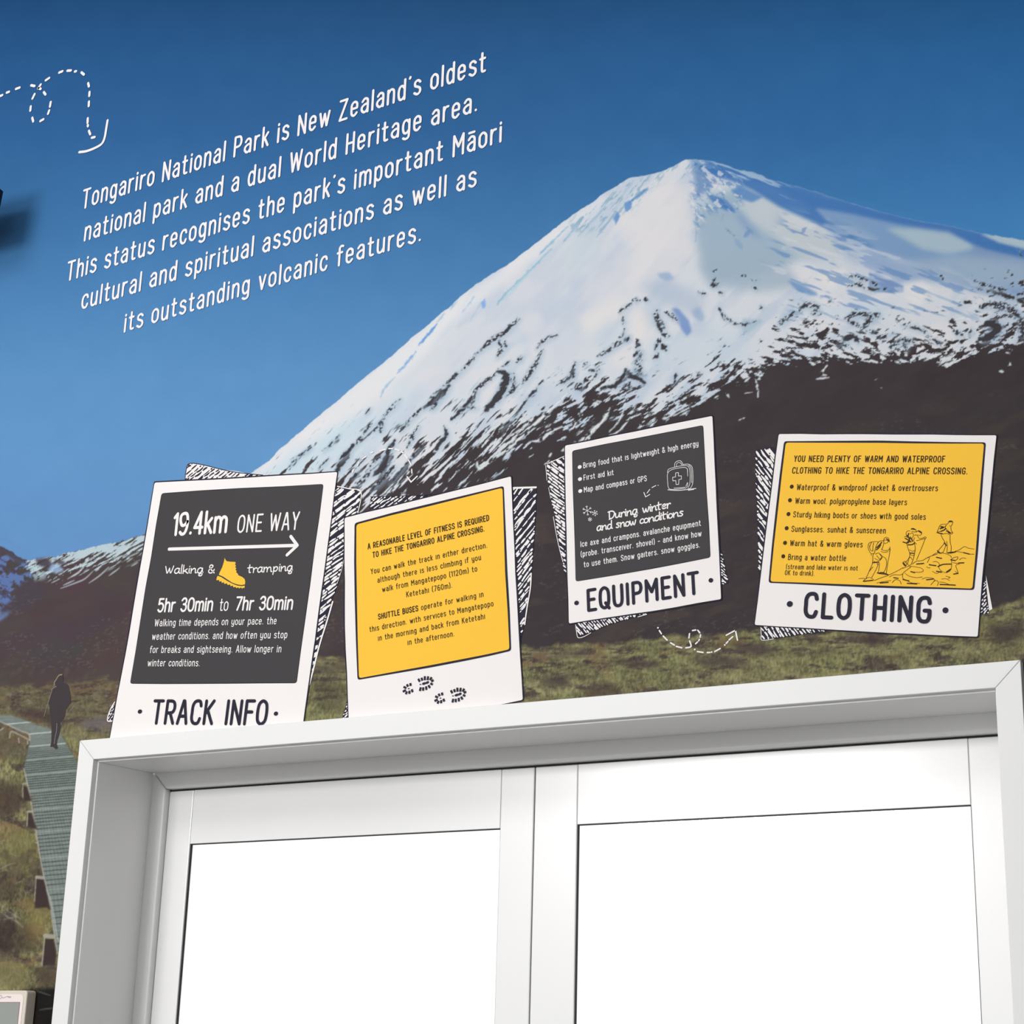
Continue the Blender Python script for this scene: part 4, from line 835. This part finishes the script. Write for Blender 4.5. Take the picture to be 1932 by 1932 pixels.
TOE = [[(590, 370), (625, 435)], [(663, 345), (684, 410)], [(738, 310), (741, 402)], [(816, 312), (802, 402)], [(895, 330), (858, 402)], [(938, 398), (885, 432)], [(868, 474), (918, 500)], [(822, 515), (856, 578)], [(768, 540), (776, 622)], [(705, 562), (700, 642)], [(648, 562), (626, 648)]]
HEEL = [[(328, 498), (360, 545)], [(407, 468), (418, 530)], [(256, 553), (316, 580)], [(238, 662), (308, 625)], [(305, 722), (335, 655)], [(388, 712), (390, 640)], [(462, 672), (440, 610)]]
for k, (dt, dh) in enumerate((((0, 0), (0, 0)), ((742, 262), (722, 215)))):
    f = Flat()
    lines(f, [[(p[0] + dt[0], p[1] + dt[1]) for p in s] for s in TOE], 4.3, YP, q2f, cap=False); lines(f, [[(p[0] + dh[0], p[1] + dh[1]) for p in s] for s in HEEL], 4.3, YP, q2f, cap=False)
    lines(f, [[(p[0] + dt[0], p[1] + dt[1]) for p in s] for s in ([(702, 483), (745, 470)], [(782, 462), (812, 446)])], 4.4, YP, q2f)
    lines(f, [[(628 + dt[0], 498 + dt[1]), (650 + dt[0], 495 + dt[1])], [(362 + dh[0], 598 + dh[1]), (384 + dh[0], 590 + dh[1])]], 1.8, YP, q2f)
    f.build('boot_print', INKN, e)
backing(e, pxy([(455, 470), (458, 410), (466, 385), (640, 378), (860, 366), (760, 410), (600, 450)], q2), 36, 4.2, 2.4, 21, INKN, CARD, -.00175, (8, 20), [(pxy([(462, 384), (640, 378), (800, 375), (870, 367)], q2), 1.3, INKN)])
backing(e, pxy([(1422, 322), (1582, 322), (1578, 480), (1560, 760), (1548, 900), (1520, 1100), (1500, 1250), (1478, 1345), (1460, 1100), (1430, 560)], q2), 52, 4.2, 3.1, 22, INKN, CARD, -.0018, (10, 26),
        [(pxy([(1428, 324), (1500, 322), (1578, 320)], q2), 3.6, CARD), (pxy([(1546, 900), (1540, 1000), (1518, 1130), (1502, 1245)], q2), 2.6, CARD)])
backing(e, pxy([(305, 1735), (296, 1790), (268, 1885), (318, 1886), (312, 1760)], q2), 45, 3.4, 2.0, 23, INKN, CARD, -.00165, (5, 12))

# ---- 3 equipment
e = card('white card with charcoal panel and first aid kit drawing, marked EQUIPMENT', [(1066, 840.8), (1200, 814), (1344, 784.8), (1352, 960), (1360.4, 1130.4), (1230, 1153), (1160, 1163), (1073.4, 1176.5), (1069, 1000)], 15)
panel(e, [(1080.4, 851.2), (1200, 828), (1326, 803), (1332, 930), (1339.5, 1051), (1230, 1072), (1086.8, 1096.3), (1084, 980)], PANEL, 16)
def q3(p): return (1000 + p[0] / 3.8636, 760 + p[1] / 3.8636)
R = [('Bring food that is lightweight & high energy', (388, 478), (1229, 316)), ('First aid kit', (390, 567), (611, 527)), ('Map and compass or GPS', (393, 655), (853, 570)),
     ('Ice axe and crampons. avalanche equipment', (368, 1053), (1247, 897)), ('(probe. transceiver. shovel) – and know how', (370, 1126), (1252, 973)), ('to use them. Snow gaiters. snow goggles.', (392, 1201), (1240, 1055))]
for i, (s, a, b) in enumerate(R): tline(e, 'text_line', CARD, (s, q3(a), q3(b), (-.5, -10.8 if i < 3 else -11.2), .118), dotless=True, space=42, sp=23)
dots(e, 'bullet', CARD, [q3((362, 468)), q3((364, 556)), q3((366, 643))], 3.7, 3.5)
tline(e, 'script_text', CARD, ('During winter', q3((567, 855)), q3((1030, 768)), (-.6, -16.5), .145), font=BR, sp=3, space=40)
tline(e, 'script_text', CARD, ('and snow', q3((483, 940)), q3((778, 892)), (-.6, -16), .145), font=BR, sp=2, space=34)
tline(e, 'script_text', CARD, ('conditions', q3((796, 888)), q3((1124, 826)), (-.6, -16), .145), font=BR, sp=1, space=34)
def q3k(p): return (1050 + p[0] / 4.83, 600 + p[1] / 4.83)
f = Flat()
lines(f, [[(1022, 1400), (1010, 1430), (1012, 1480), (1020, 1545), (1050, 1562), (1150, 1554), (1188, 1542), (1196, 1500)], [(1196, 1400), (1188, 1370), (1150, 1362), (1060, 1378), (1022, 1400)], [(1012, 1410), (1022, 1378), (1090, 1356), (1160, 1345), (1200, 1352), (1216, 1400), (1216, 1500), (1200, 1545)],
          [(1150, 1336), (1200, 1332), (1232, 1352), (1242, 1400), (1242, 1500), (1222, 1548), (1196, 1556)], [(1205, 1340), (1228, 1380), (1232, 1500)], [(1193, 1378), (1196, 1440)], [(1193, 1500), (1178, 1535)], [(1075, 1358), (1080, 1322), (1102, 1304), (1134, 1304), (1154, 1338)], [(1092, 1352), (1096, 1328), (1108, 1318), (1130, 1320), (1140, 1340)], [(1070, 1550), (1130, 1546), (1170, 1542)]], .9, YP, q3k, True)
lines(f, [[(1085, 1412), (1110, 1408), (1112, 1440), (1138, 1438), (1138, 1468), (1115, 1472), (1113, 1515), (1090, 1518), (1087, 1482), (1060, 1484), (1058, 1452), (1085, 1448), (1085, 1412)]], 1.0, YP, q3k)
lines(f, [[(1015, 1565), (1100, 1571), (1190, 1563), (1270, 1553)], [(1200, 1570), (1250, 1562)]], 1.3, YP, q3k, True)
f.build('first_aid_drawing', CARD, e)
f = Flat(); lines(f, [[(926, 1525)], [(905, 1527), (870, 1545)], [(850, 1562), (825, 1595)], [(796, 1590), (812, 1630)], [(812, 1630), (850, 1608)]], 1.5, YP, q3k); f.build('arrow', CARD, e)
sn = Flat()
for cx, cy, r in ((280, 1755, 46), (350, 1778, 27), (305, 1835, 19)):
    for k in range(6):
        a = k * math.pi / 3 + .4; p = (cx + r * math.cos(a), cy + r * math.sin(a)); sg = [[(cx, cy), p]]
        for t in (-.6, .6):
            m_ = (cx + r * .6 * math.cos(a), cy + r * .6 * math.sin(a)); sg.append([m_, (m_[0] + r * .35 * math.cos(a + t), m_[1] + r * .35 * math.sin(a + t))])
        lines(sn, sg, .75, YP, q3k, cap=False)
sn.build('snowflake_drawing', CARD, e)
tline(e, 'title', INKN, ('EQUIPMENT', (1107, 1155), (1320.5, 1121), (-1.6, -43.5), .135), sp=23)
dots(e, 'dot', INKN, [(1087.5, 1137.4), (1340.9, 1094.7)], 4.2)
backing(e, [(1029.5, 877), (1032, 873), (1066, 861), (1067, 960), (1070.5, 1086), (1066.5, 1088), (1056, 1040), (1045, 968), (1037, 930)], -36, 3.9, 2.9, 31, INKN, CARD, -.0018, (9, 24),
        [([(1032, 875), (1048, 868), (1066, 860)], 1.4, CARD), ([(1029.5, 878), (1032, 906)], 1.0, CARD), ([(1044, 975), (1052, 1020), (1062, 1060)], 1.2, CARD), ([(1035, 920), (1039, 940)], .9, CARD)])
backing(e, pxy([(405, 120), (410, 160), (425, 240), (520, 205), (640, 155), (790, 108), (925, 74), (930, 60), (700, 80)], z6), -48, 3.7, 2.4, 32, INKN, CARD, -.0018, (8, 18),
        [(pxy([(410, 150), (416, 200), (428, 243), (470, 236), (520, 208)], z6), 1.3, CARD), (pxy([(865, 92), (900, 82), (928, 74)], z6), 1.4, CARD)])
backing(e, pxy([(1385, 1075), (1398, 1090), (1422, 1200), (1447, 1312), (1400, 1328), (1390, 1250)], q3), -40, 3.4, 2.0, 33, INKN, CARD, -.0018, (5, 14))

# ---- 4 clothing
e = card('white card with yellow panel and three hikers drawing, marked CLOTHING', [(1469.4, 819), (1680, 820), (1880, 821.3), (1866, 960), (1853, 1090), (1844.6, 1201.3), (1640, 1192), (1423.9, 1179), (1446, 1000)], 19)
panel(e, [(1482.6, 835), (1660, 835.5), (1856.6, 836.8), (1846, 970), (1834.6, 1110.6), (1640, 1104), (1453.4, 1097.3), (1468, 960)], YEL, 20, 3.4)
def q4(p): return (1400 + p[0] / 3.864, 790 + p[1] / 3.864)
R = [('YOU NEED PLENTY OF WARM AND WATERPROOF', (375, 315), (1478, 319), 1.6, 12.4, .135, 42), ('CLOTHING TO HIKE THE TONGARIRO ALPINE CROSSING.', (362, 400), (1642, 406), 1.6, 12.4, .135, 42),
     ('Waterproof & windproof jacket & overtrousers', (396, 521), (1426, 529), 1.4, 11.8, .115, 38), ('Warm wool. polypropylene base layers', (385, 620), (1200, 631), 1.4, 11.6, .115, 38),
     ('Sturdy hiking boots or shoes with good soles', (370, 719), (1337, 738), 1.4, 11.6, .115, 38), ('Sunglasses. sunhat & sunscreen', (357, 825), (1046, 838), 1.4, 11.6, .115, 38),
     ('Warm hat & warm gloves', (347, 928), (877, 939), 1.3, 11.6, .115, 38), ('Bring a water bottle', (333, 1030), (757, 1039), 1.3, 11.6, .115, 38),
     ('(stream and lake water is not', (318, 1096), (842, 1108), 1.1, 9.6, .115, 34), ('OK to drink).', (310, 1140), (526, 1146), 1.1, 9.6, .115, 34)]
for s, a, b, ux, uy, th, spc in R: tline(e, 'text_line', INKT, (s, q4(a), q4(b), (ux, -uy), th), dotless=True, space=spc + 6, sp=25)
dots(e, 'bullet', INKT, [q4(p) for p in ((362, 495), (349, 594), (338, 695), (325, 798), (313, 905), (300, 1003))], 3.6, 3.9)
tline(e, 'title', INKN, ('CLOTHING', (1514, 1166.5), (1756.5, 1177), (3.6, -50.5), .145), sp=23)
dots(e, 'dot', INKN, [(1489.8, 1139.4), (1783.5, 1151.3)], 5.5)
def q4k(p): return (1600 + p[0] / 7.43, 970 + p[1] / 7.43)
hk = Flat()
PEN = [ # left hiker
 [(500, 360), (510, 335), (540, 325), (568, 340), (578, 385)], [(495, 365), (540, 365), (580, 392)], [(500, 370), (500, 400), (520, 410), (548, 400), (558, 385)], [(430, 385), (470, 372), (500, 378)], [(430, 385), (400, 430), (380, 490), (372, 540)], [(500, 405), (490, 450), (470, 500)],
 [(280, 450), (290, 410), (330, 390), (400, 385), (425, 395)], [(280, 450), (285, 490), (310, 540), (340, 555), (372, 545)], [(300, 440), (310, 500), (345, 520)], [(330, 395), (310, 430), (300, 470)], [(360, 400), (350, 440), (345, 520)], [(320, 560), (330, 580)],
 [(470, 490), (500, 510), (560, 505), (575, 490)], [(460, 520), (500, 535), (560, 525)], [(575, 480), (590, 500), (578, 520)], [(588, 460), (580, 560), (560, 660), (535, 830)], [(372, 545), (350, 570), (340, 690), (300, 790), (250, 900)], [(380, 560), (430, 545), (480, 590), (525, 620), (540, 690), (520, 780), (490, 820)],
 [(370, 620), (440, 650), (480, 600)], [(400, 580), (440, 630)], [(440, 560), (470, 600), (440, 640)], [(430, 680), (390, 780), (330, 890)], [(440, 690), (430, 780), (415, 820)], [(415, 825), (480, 815), (560, 850), (430, 835)], [(250, 905), (300, 885), (360, 925), (300, 935), (210, 945), (250, 905)], [(300, 800), (320, 770), (350, 740)], [(360, 660), (400, 680), (420, 720)],
 # middle hiker
 [(880, 215), (910, 198), (950, 220), (948, 250), (890, 240)], [(812, 270), (830, 238), (870, 235)], [(812, 270), (820, 300), (850, 310)], [(790, 320), (810, 312), (830, 330)], [(960, 250), (990, 230), (1028, 250), (1030, 275), (1010, 298), (975, 290)], [(930, 300), (960, 290), (1000, 340), (1060, 330)], [(960, 370), (1010, 360), (1075, 340)], [(1062, 325), (1085, 318), (1095, 332), (1072, 345)], [(1080, 345), (1020, 500), (960, 640)],
 [(870, 280), (900, 260), (915, 300), (890, 340), (870, 310)], [(930, 330), (920, 380), (960, 420)], [(820, 410), (840, 480), (865, 560), (850, 620), (800, 680)], [(930, 400), (940, 480), (930, 560), (910, 640), (885, 700)], [(860, 500), (900, 520), (935, 510)], [(870, 560), (900, 580), (925, 570)], [(850, 630), (870, 600), (900, 640)], [(765, 680), (800, 660), (820, 700), (800, 730), (765, 690)], [(830, 690), (850, 720), (885, 705)], [(850, 640), (830, 700)],
 # right hiker
 [(1400, 130), (1415, 100), (1445, 92), (1468, 108), (1460, 140), (1440, 170), (1420, 160)], [(1280, 170), (1310, 145), (1370, 140), (1400, 135)], [(1280, 170), (1265, 210), (1250, 250), (1290, 240), (1330, 235)], [(1290, 200), (1340, 190), (1370, 160)], [(1300, 170), (1340, 175)], [(1380, 150), (1360, 190), (1400, 230), (1440, 260), (1465, 250)], [(1440, 180), (1445, 230), (1468, 262), (1440, 280), (1400, 260)], [(1265, 260), (1310, 280), (1380, 270), (1420, 290)],
 [(1300, 290), (1330, 350), (1350, 400), (1290, 480), (1255, 520)], [(1430, 290), (1430, 380), (1445, 460), (1440, 530)], [(1380, 380), (1390, 450), (1385, 540)], [(1350, 400), (1370, 430), (1330, 540)], [(1250, 505), (1260, 540), (1300, 550), (1320, 535)], [(1385, 545), (1440, 530), (1510, 530), (1440, 548), (1385, 545)], [(1240, 265), (1250, 250)],
 # rocks
 [(150, 905), (220, 900), (240, 915)], [(370, 930), (470, 890), (560, 860)], [(560, 855), (620, 830), (700, 790), (770, 750)], [(580, 880), (640, 850), (740, 850), (800, 800), (880, 740)], [(770, 760), (830, 735), (920, 735), (1030, 760), (1050, 800), (980, 815), (880, 805)], [(800, 830), (860, 870), (960, 890), (1040, 880)], [(765, 840), (770, 900), (840, 940), (900, 965), (1000, 970)], [(900, 700), (960, 660), (1040, 650), (1110, 610), (1170, 585), (1250, 560)],
 [(1180, 580), (1240, 545), (1340, 548), (1430, 580), (1445, 610)], [(1100, 615), (1140, 610), (1110, 680)], [(1190, 670), (1240, 665), (1280, 700), (1270, 740), (1300, 790), (1370, 820), (1430, 790), (1450, 730), (1450, 640)], [(1440, 640), (1480, 610), (1540, 600), (1520, 640), (1470, 650)], [(1500, 520), (1560, 500), (1630, 455), (1680, 475), (1765, 490)], [(1440, 545), (1520, 525), (1620, 540), (1690, 560), (1765, 560)], [(1470, 680), (1550, 690), (1630, 680)], [(1560, 640), (1600, 615), (1650, 620)],
 [(1500, 800), (1540, 820), (1510, 720), (1560, 700)], [(1140, 700), (1180, 720), (1230, 715)], [(1180, 800), (1240, 830), (1300, 800)], [(1040, 910), (1100, 890), (1190, 900), (1210, 930), (1160, 990)], [(1200, 940), (1240, 930), (1265, 960), (1250, 1000)], [(1280, 950), (1350, 960), (1430, 990), (1510, 995)], [(620, 960), (660, 920), (720, 930), (745, 980)], [(400, 965), (500, 945), (600, 930)], [(1310, 910), (1370, 905), (1420, 930)], [(1370, 870), (1430, 885), (1400, 900)], [(1100, 740), (1130, 755), (1150, 750)], [(980, 690), (1030, 700), (1060, 690)]]
lines(hk, PEN, .85, YP, q4k, True)
BOLD = [[(400, 470), (440, 430), (470, 395)], [(395, 500), (430, 470), (455, 430)], [(540, 345), (570, 370)], [(350, 680), (430, 670)], [(410, 825), (500, 830), (560, 848)], [(215, 942), (340, 928)], [(820, 300), (850, 330), (860, 370), (830, 390)], [(800, 340), (840, 360), (880, 390)], [(770, 390), (830, 405), (860, 380)], [(850, 270), (835, 310)], [(890, 205), (940, 215)], [(985, 235), (1025, 262)], [(840, 430), (900, 425), (935, 400)], [(870, 545), (925, 550)], [(775, 685), (805, 720)], [(860, 330), (890, 350), (900, 380)], [(1415, 105), (1455, 105)], [(1290, 205), (1340, 185), (1300, 180)], [(1260, 262), (1320, 275)], [(1380, 235), (1430, 265)], [(1300, 240), (1340, 225), (1370, 200)], [(1260, 520), (1290, 548)], [(1400, 545), (1500, 530)], [(1350, 400), (1375, 440)], [(960, 700), (1060, 690)], [(880, 805), (930, 820)], [(1240, 605), (1310, 620)], [(1140, 710), (1230, 722)], [(1260, 735), (1330, 705), (1440, 700)], [(1240, 800), (1310, 815)], [(1440, 640), (1500, 650)], [(1480, 840), (1540, 830)], [(1100, 920), (1190, 910)], [(830, 970), (960, 978)], [(1290, 985), (1500, 995)], [(450, 965), (560, 955)], [(1620, 540), (1700, 560)], [(1380, 810), (1440, 770)], [(640, 890), (700, 900)], [(1550, 685), (1620, 682)], [(770, 915), (850, 935)]]
lines(hk, BOLD, 2.1, YP - .0001, q4k, True)
hk.build('hikers_drawing', INKT, e)
backing(e, [(1424.6, 852), (1430, 848), (1456, 843.5), (1466, 846), (1455, 940), (1446, 1000), (1433, 1100), (1431, 1080), (1430, 1010), (1425, 900)], -52, 4.2, 3.0, 41, INKN, CARD, -.0018, (10, 26))
backing(e, pxy([(133, 1500), (138, 1560), (145, 1616), (260, 1600), (400, 1580), (620, 1552), (640, 1530), (300, 1510)], q4), -55, 4.4, 2.6, 42, INKN, CARD, -.0018, (9, 22), [(pxy([(137, 1520), (140, 1570), (146, 1614), (230, 1604)], q4), 1.2, CARD)])
def q4r(p): return (1820 + p[0] / 10.73, 1080 + p[1] / 10.73)
b = backing(e, pxy([(415, 40), (400, 200), (345, 420), (320, 850), (500, 830), (490, 780), (455, 500), (432, 200)], q4r), 50, 3.6, 2.2, 43, INKN, CARD, -.0018, (5, 12))
f = Flat(); f.poly(U(pxy([(430, 60), (470, 250), (520, 520), (562, 740), (496, 776), (470, 560), (442, 300)], q4r), -.0023), -.0023); f.build('sheet_edge', CARD, b)

# ================================================================= THERMOSTAT (lower left) AND FIXTURE (left edge)
TB = mat('aged_beige_plastic', (214, 204, 190), .4, .4, 1.0, .04); TP = mat('pale_plastic', (236, 224, 220), .35, .4)
yF = -0.030
c2 = U((51.5, 1868.5), yF); w_, h_ = .165, .118
xr, zt_ = c2; xl = xr - w_; zb = zt_ - h_
th = empty('thermostat', (float((xl + xr) / 2), -0.0015, float((zt_ + zb) / 2)), 'beige plastic wall thermostat with grey display at the lower left corner', 'thermostat')
def rprism(name, x0, x1, z0, z1, ya, yb, r, m, parent, bev=.003, draft=0.0):
    P = rounded([(x0, z0), (x1, z0), (x1, z1), (x0, z1)], r, 6); n = len(P); c = P.mean(0); Q = c + (P - c) * (1 + draft)
    V = [(p[0], ya, p[1]) for p in P] + [(p[0], yb, p[1]) for p in Q]
    o = mesh(name, V, [tuple(range(n)), tuple(reversed(range(n, 2 * n)))] + [(i, n + i, n + (i + 1) % n, (i + 1) % n) for i in range(n)], m, parent)
    b = o.modifiers.new('bevel', 'BEVEL'); b.width = bev; b.segments = 3; b.limit_method = 'ANGLE'
    return o
rprism('housing', xl, xr, zb, zt_, yF, -0.0012, .008, TB, th, .003, .015)
rprism('faceplate', xl + .008, xr - .008, zb + .008, zt_ - .0085, yF - .0012, yF + .001, .012, TP, th, .0008)
sx = U((36.8, 1891.5), yF - .002)
scr = rprism('display', xl + .022, sx[0], zb + .03, sx[1], yF - .0019, yF - .0005, .001, mat('grey_display', (150, 154, 150), .12, .6), th, .0003)
rprism('display_frame', xl + .0205, sx[0] + .0012, zb + .0285, sx[1] + .0012, yF - .0016, yF - .0006, .001, mat('mauve_frame', (150, 100, 115), .4), th, .0003)
f = Flat(); zz = lambda p: (p[0] / 16.1, 1832 + p[1] / 16.1)
lines(f, [[(-60, 800), (-20, 770), (30, 745), (60, 790), (20, 830), (-40, 850)], [(60, 800), (110, 815), (165, 790), (220, 770), (270, 775), (330, 785), (290, 810), (240, 790)]], 1.6, yF - .0016, zz, True)
f.build('embossed_scroll', mat('print_mauve_grey', (190, 172, 182), .5), th)
for k in range(3): rprism('button', xl + .03 + k * .03, xl + .05 + k * .03, zb + .012, zb + .022, yF - .004, yF, .003, TB, th, .001)

ys = -0.17; s0 = U((2.2, 354), ys); FIXM = mat('matt_black_plastic', (28, 30, 34), .5, .3)  # unidentified fixture, only its edge in view; unseen body shaped to cast the soft shadow
sp = empty('fixture', (float(s0[0] - .09), ys, float(s0[1] - .06)), 'small black speaker on a wall arm, cut off by the left edge of the picture', 'fixture')
x1s = float(s0[0]); z1s = float(s0[1])
def fixture_corners():
    return [(x1s - .17, ys - .06, z1s), (x1s, ys - .06, z1s), (x1s - .012, ys - .06, z1s - .14), (x1s - .158, ys - .06, z1s - .14), (x1s - .15, ys + .09, z1s - .01), (x1s - .02, ys + .09, z1s - .01), (x1s - .03, ys + .09, z1s - .12), (x1s - .14, ys + .09, z1s - .12)]
for _ in range(4):
    mxp = max(proj(*v)[0] for v in fixture_corners()); x1s -= (mxp - .8) * .00135
z1s -= (353 - min(proj(*v)[1] for v in fixture_corners() if proj(*v)[0] > -12)) * .00125
o = mesh('fixture_body', fixture_corners(),
         [(3, 2, 1, 0), (4, 5, 6, 7), (0, 1, 5, 4), (1, 2, 6, 5), (2, 3, 7, 6), (3, 0, 4, 7)], FIXM, sp)
box('fixture_front', x1s - .155, x1s - .015, ys - .064, ys - .059, z1s - .118, z1s - .012, mat('dark_front_plate', (45, 46, 50), .8), sp, .002)
mesh('bracket_arm', [(x1s - .14 + a * .02, ys + .02 + b * .0, z1s - .06 + c * .02) for a, b, c in ((0, 0, 0), (0, 0, 1), (-1, 0, 1), (-1, 0, 0))] + [(x1s - .62 + a * .02, -.004, z1s - .06 + c * .02) for a, c in ((0, 0), (0, 1), (-1, 1), (-1, 0))],
     [(0, 1, 2, 3), (7, 6, 5, 4), (0, 4, 5, 1), (1, 5, 6, 2), (2, 6, 7, 3), (3, 7, 4, 0)], FIXM, sp)
box('wall_plate', x1s - .67, x1s - .60, -.008, -.0012, z1s - .09, z1s - .01, FIXM, sp, .002)
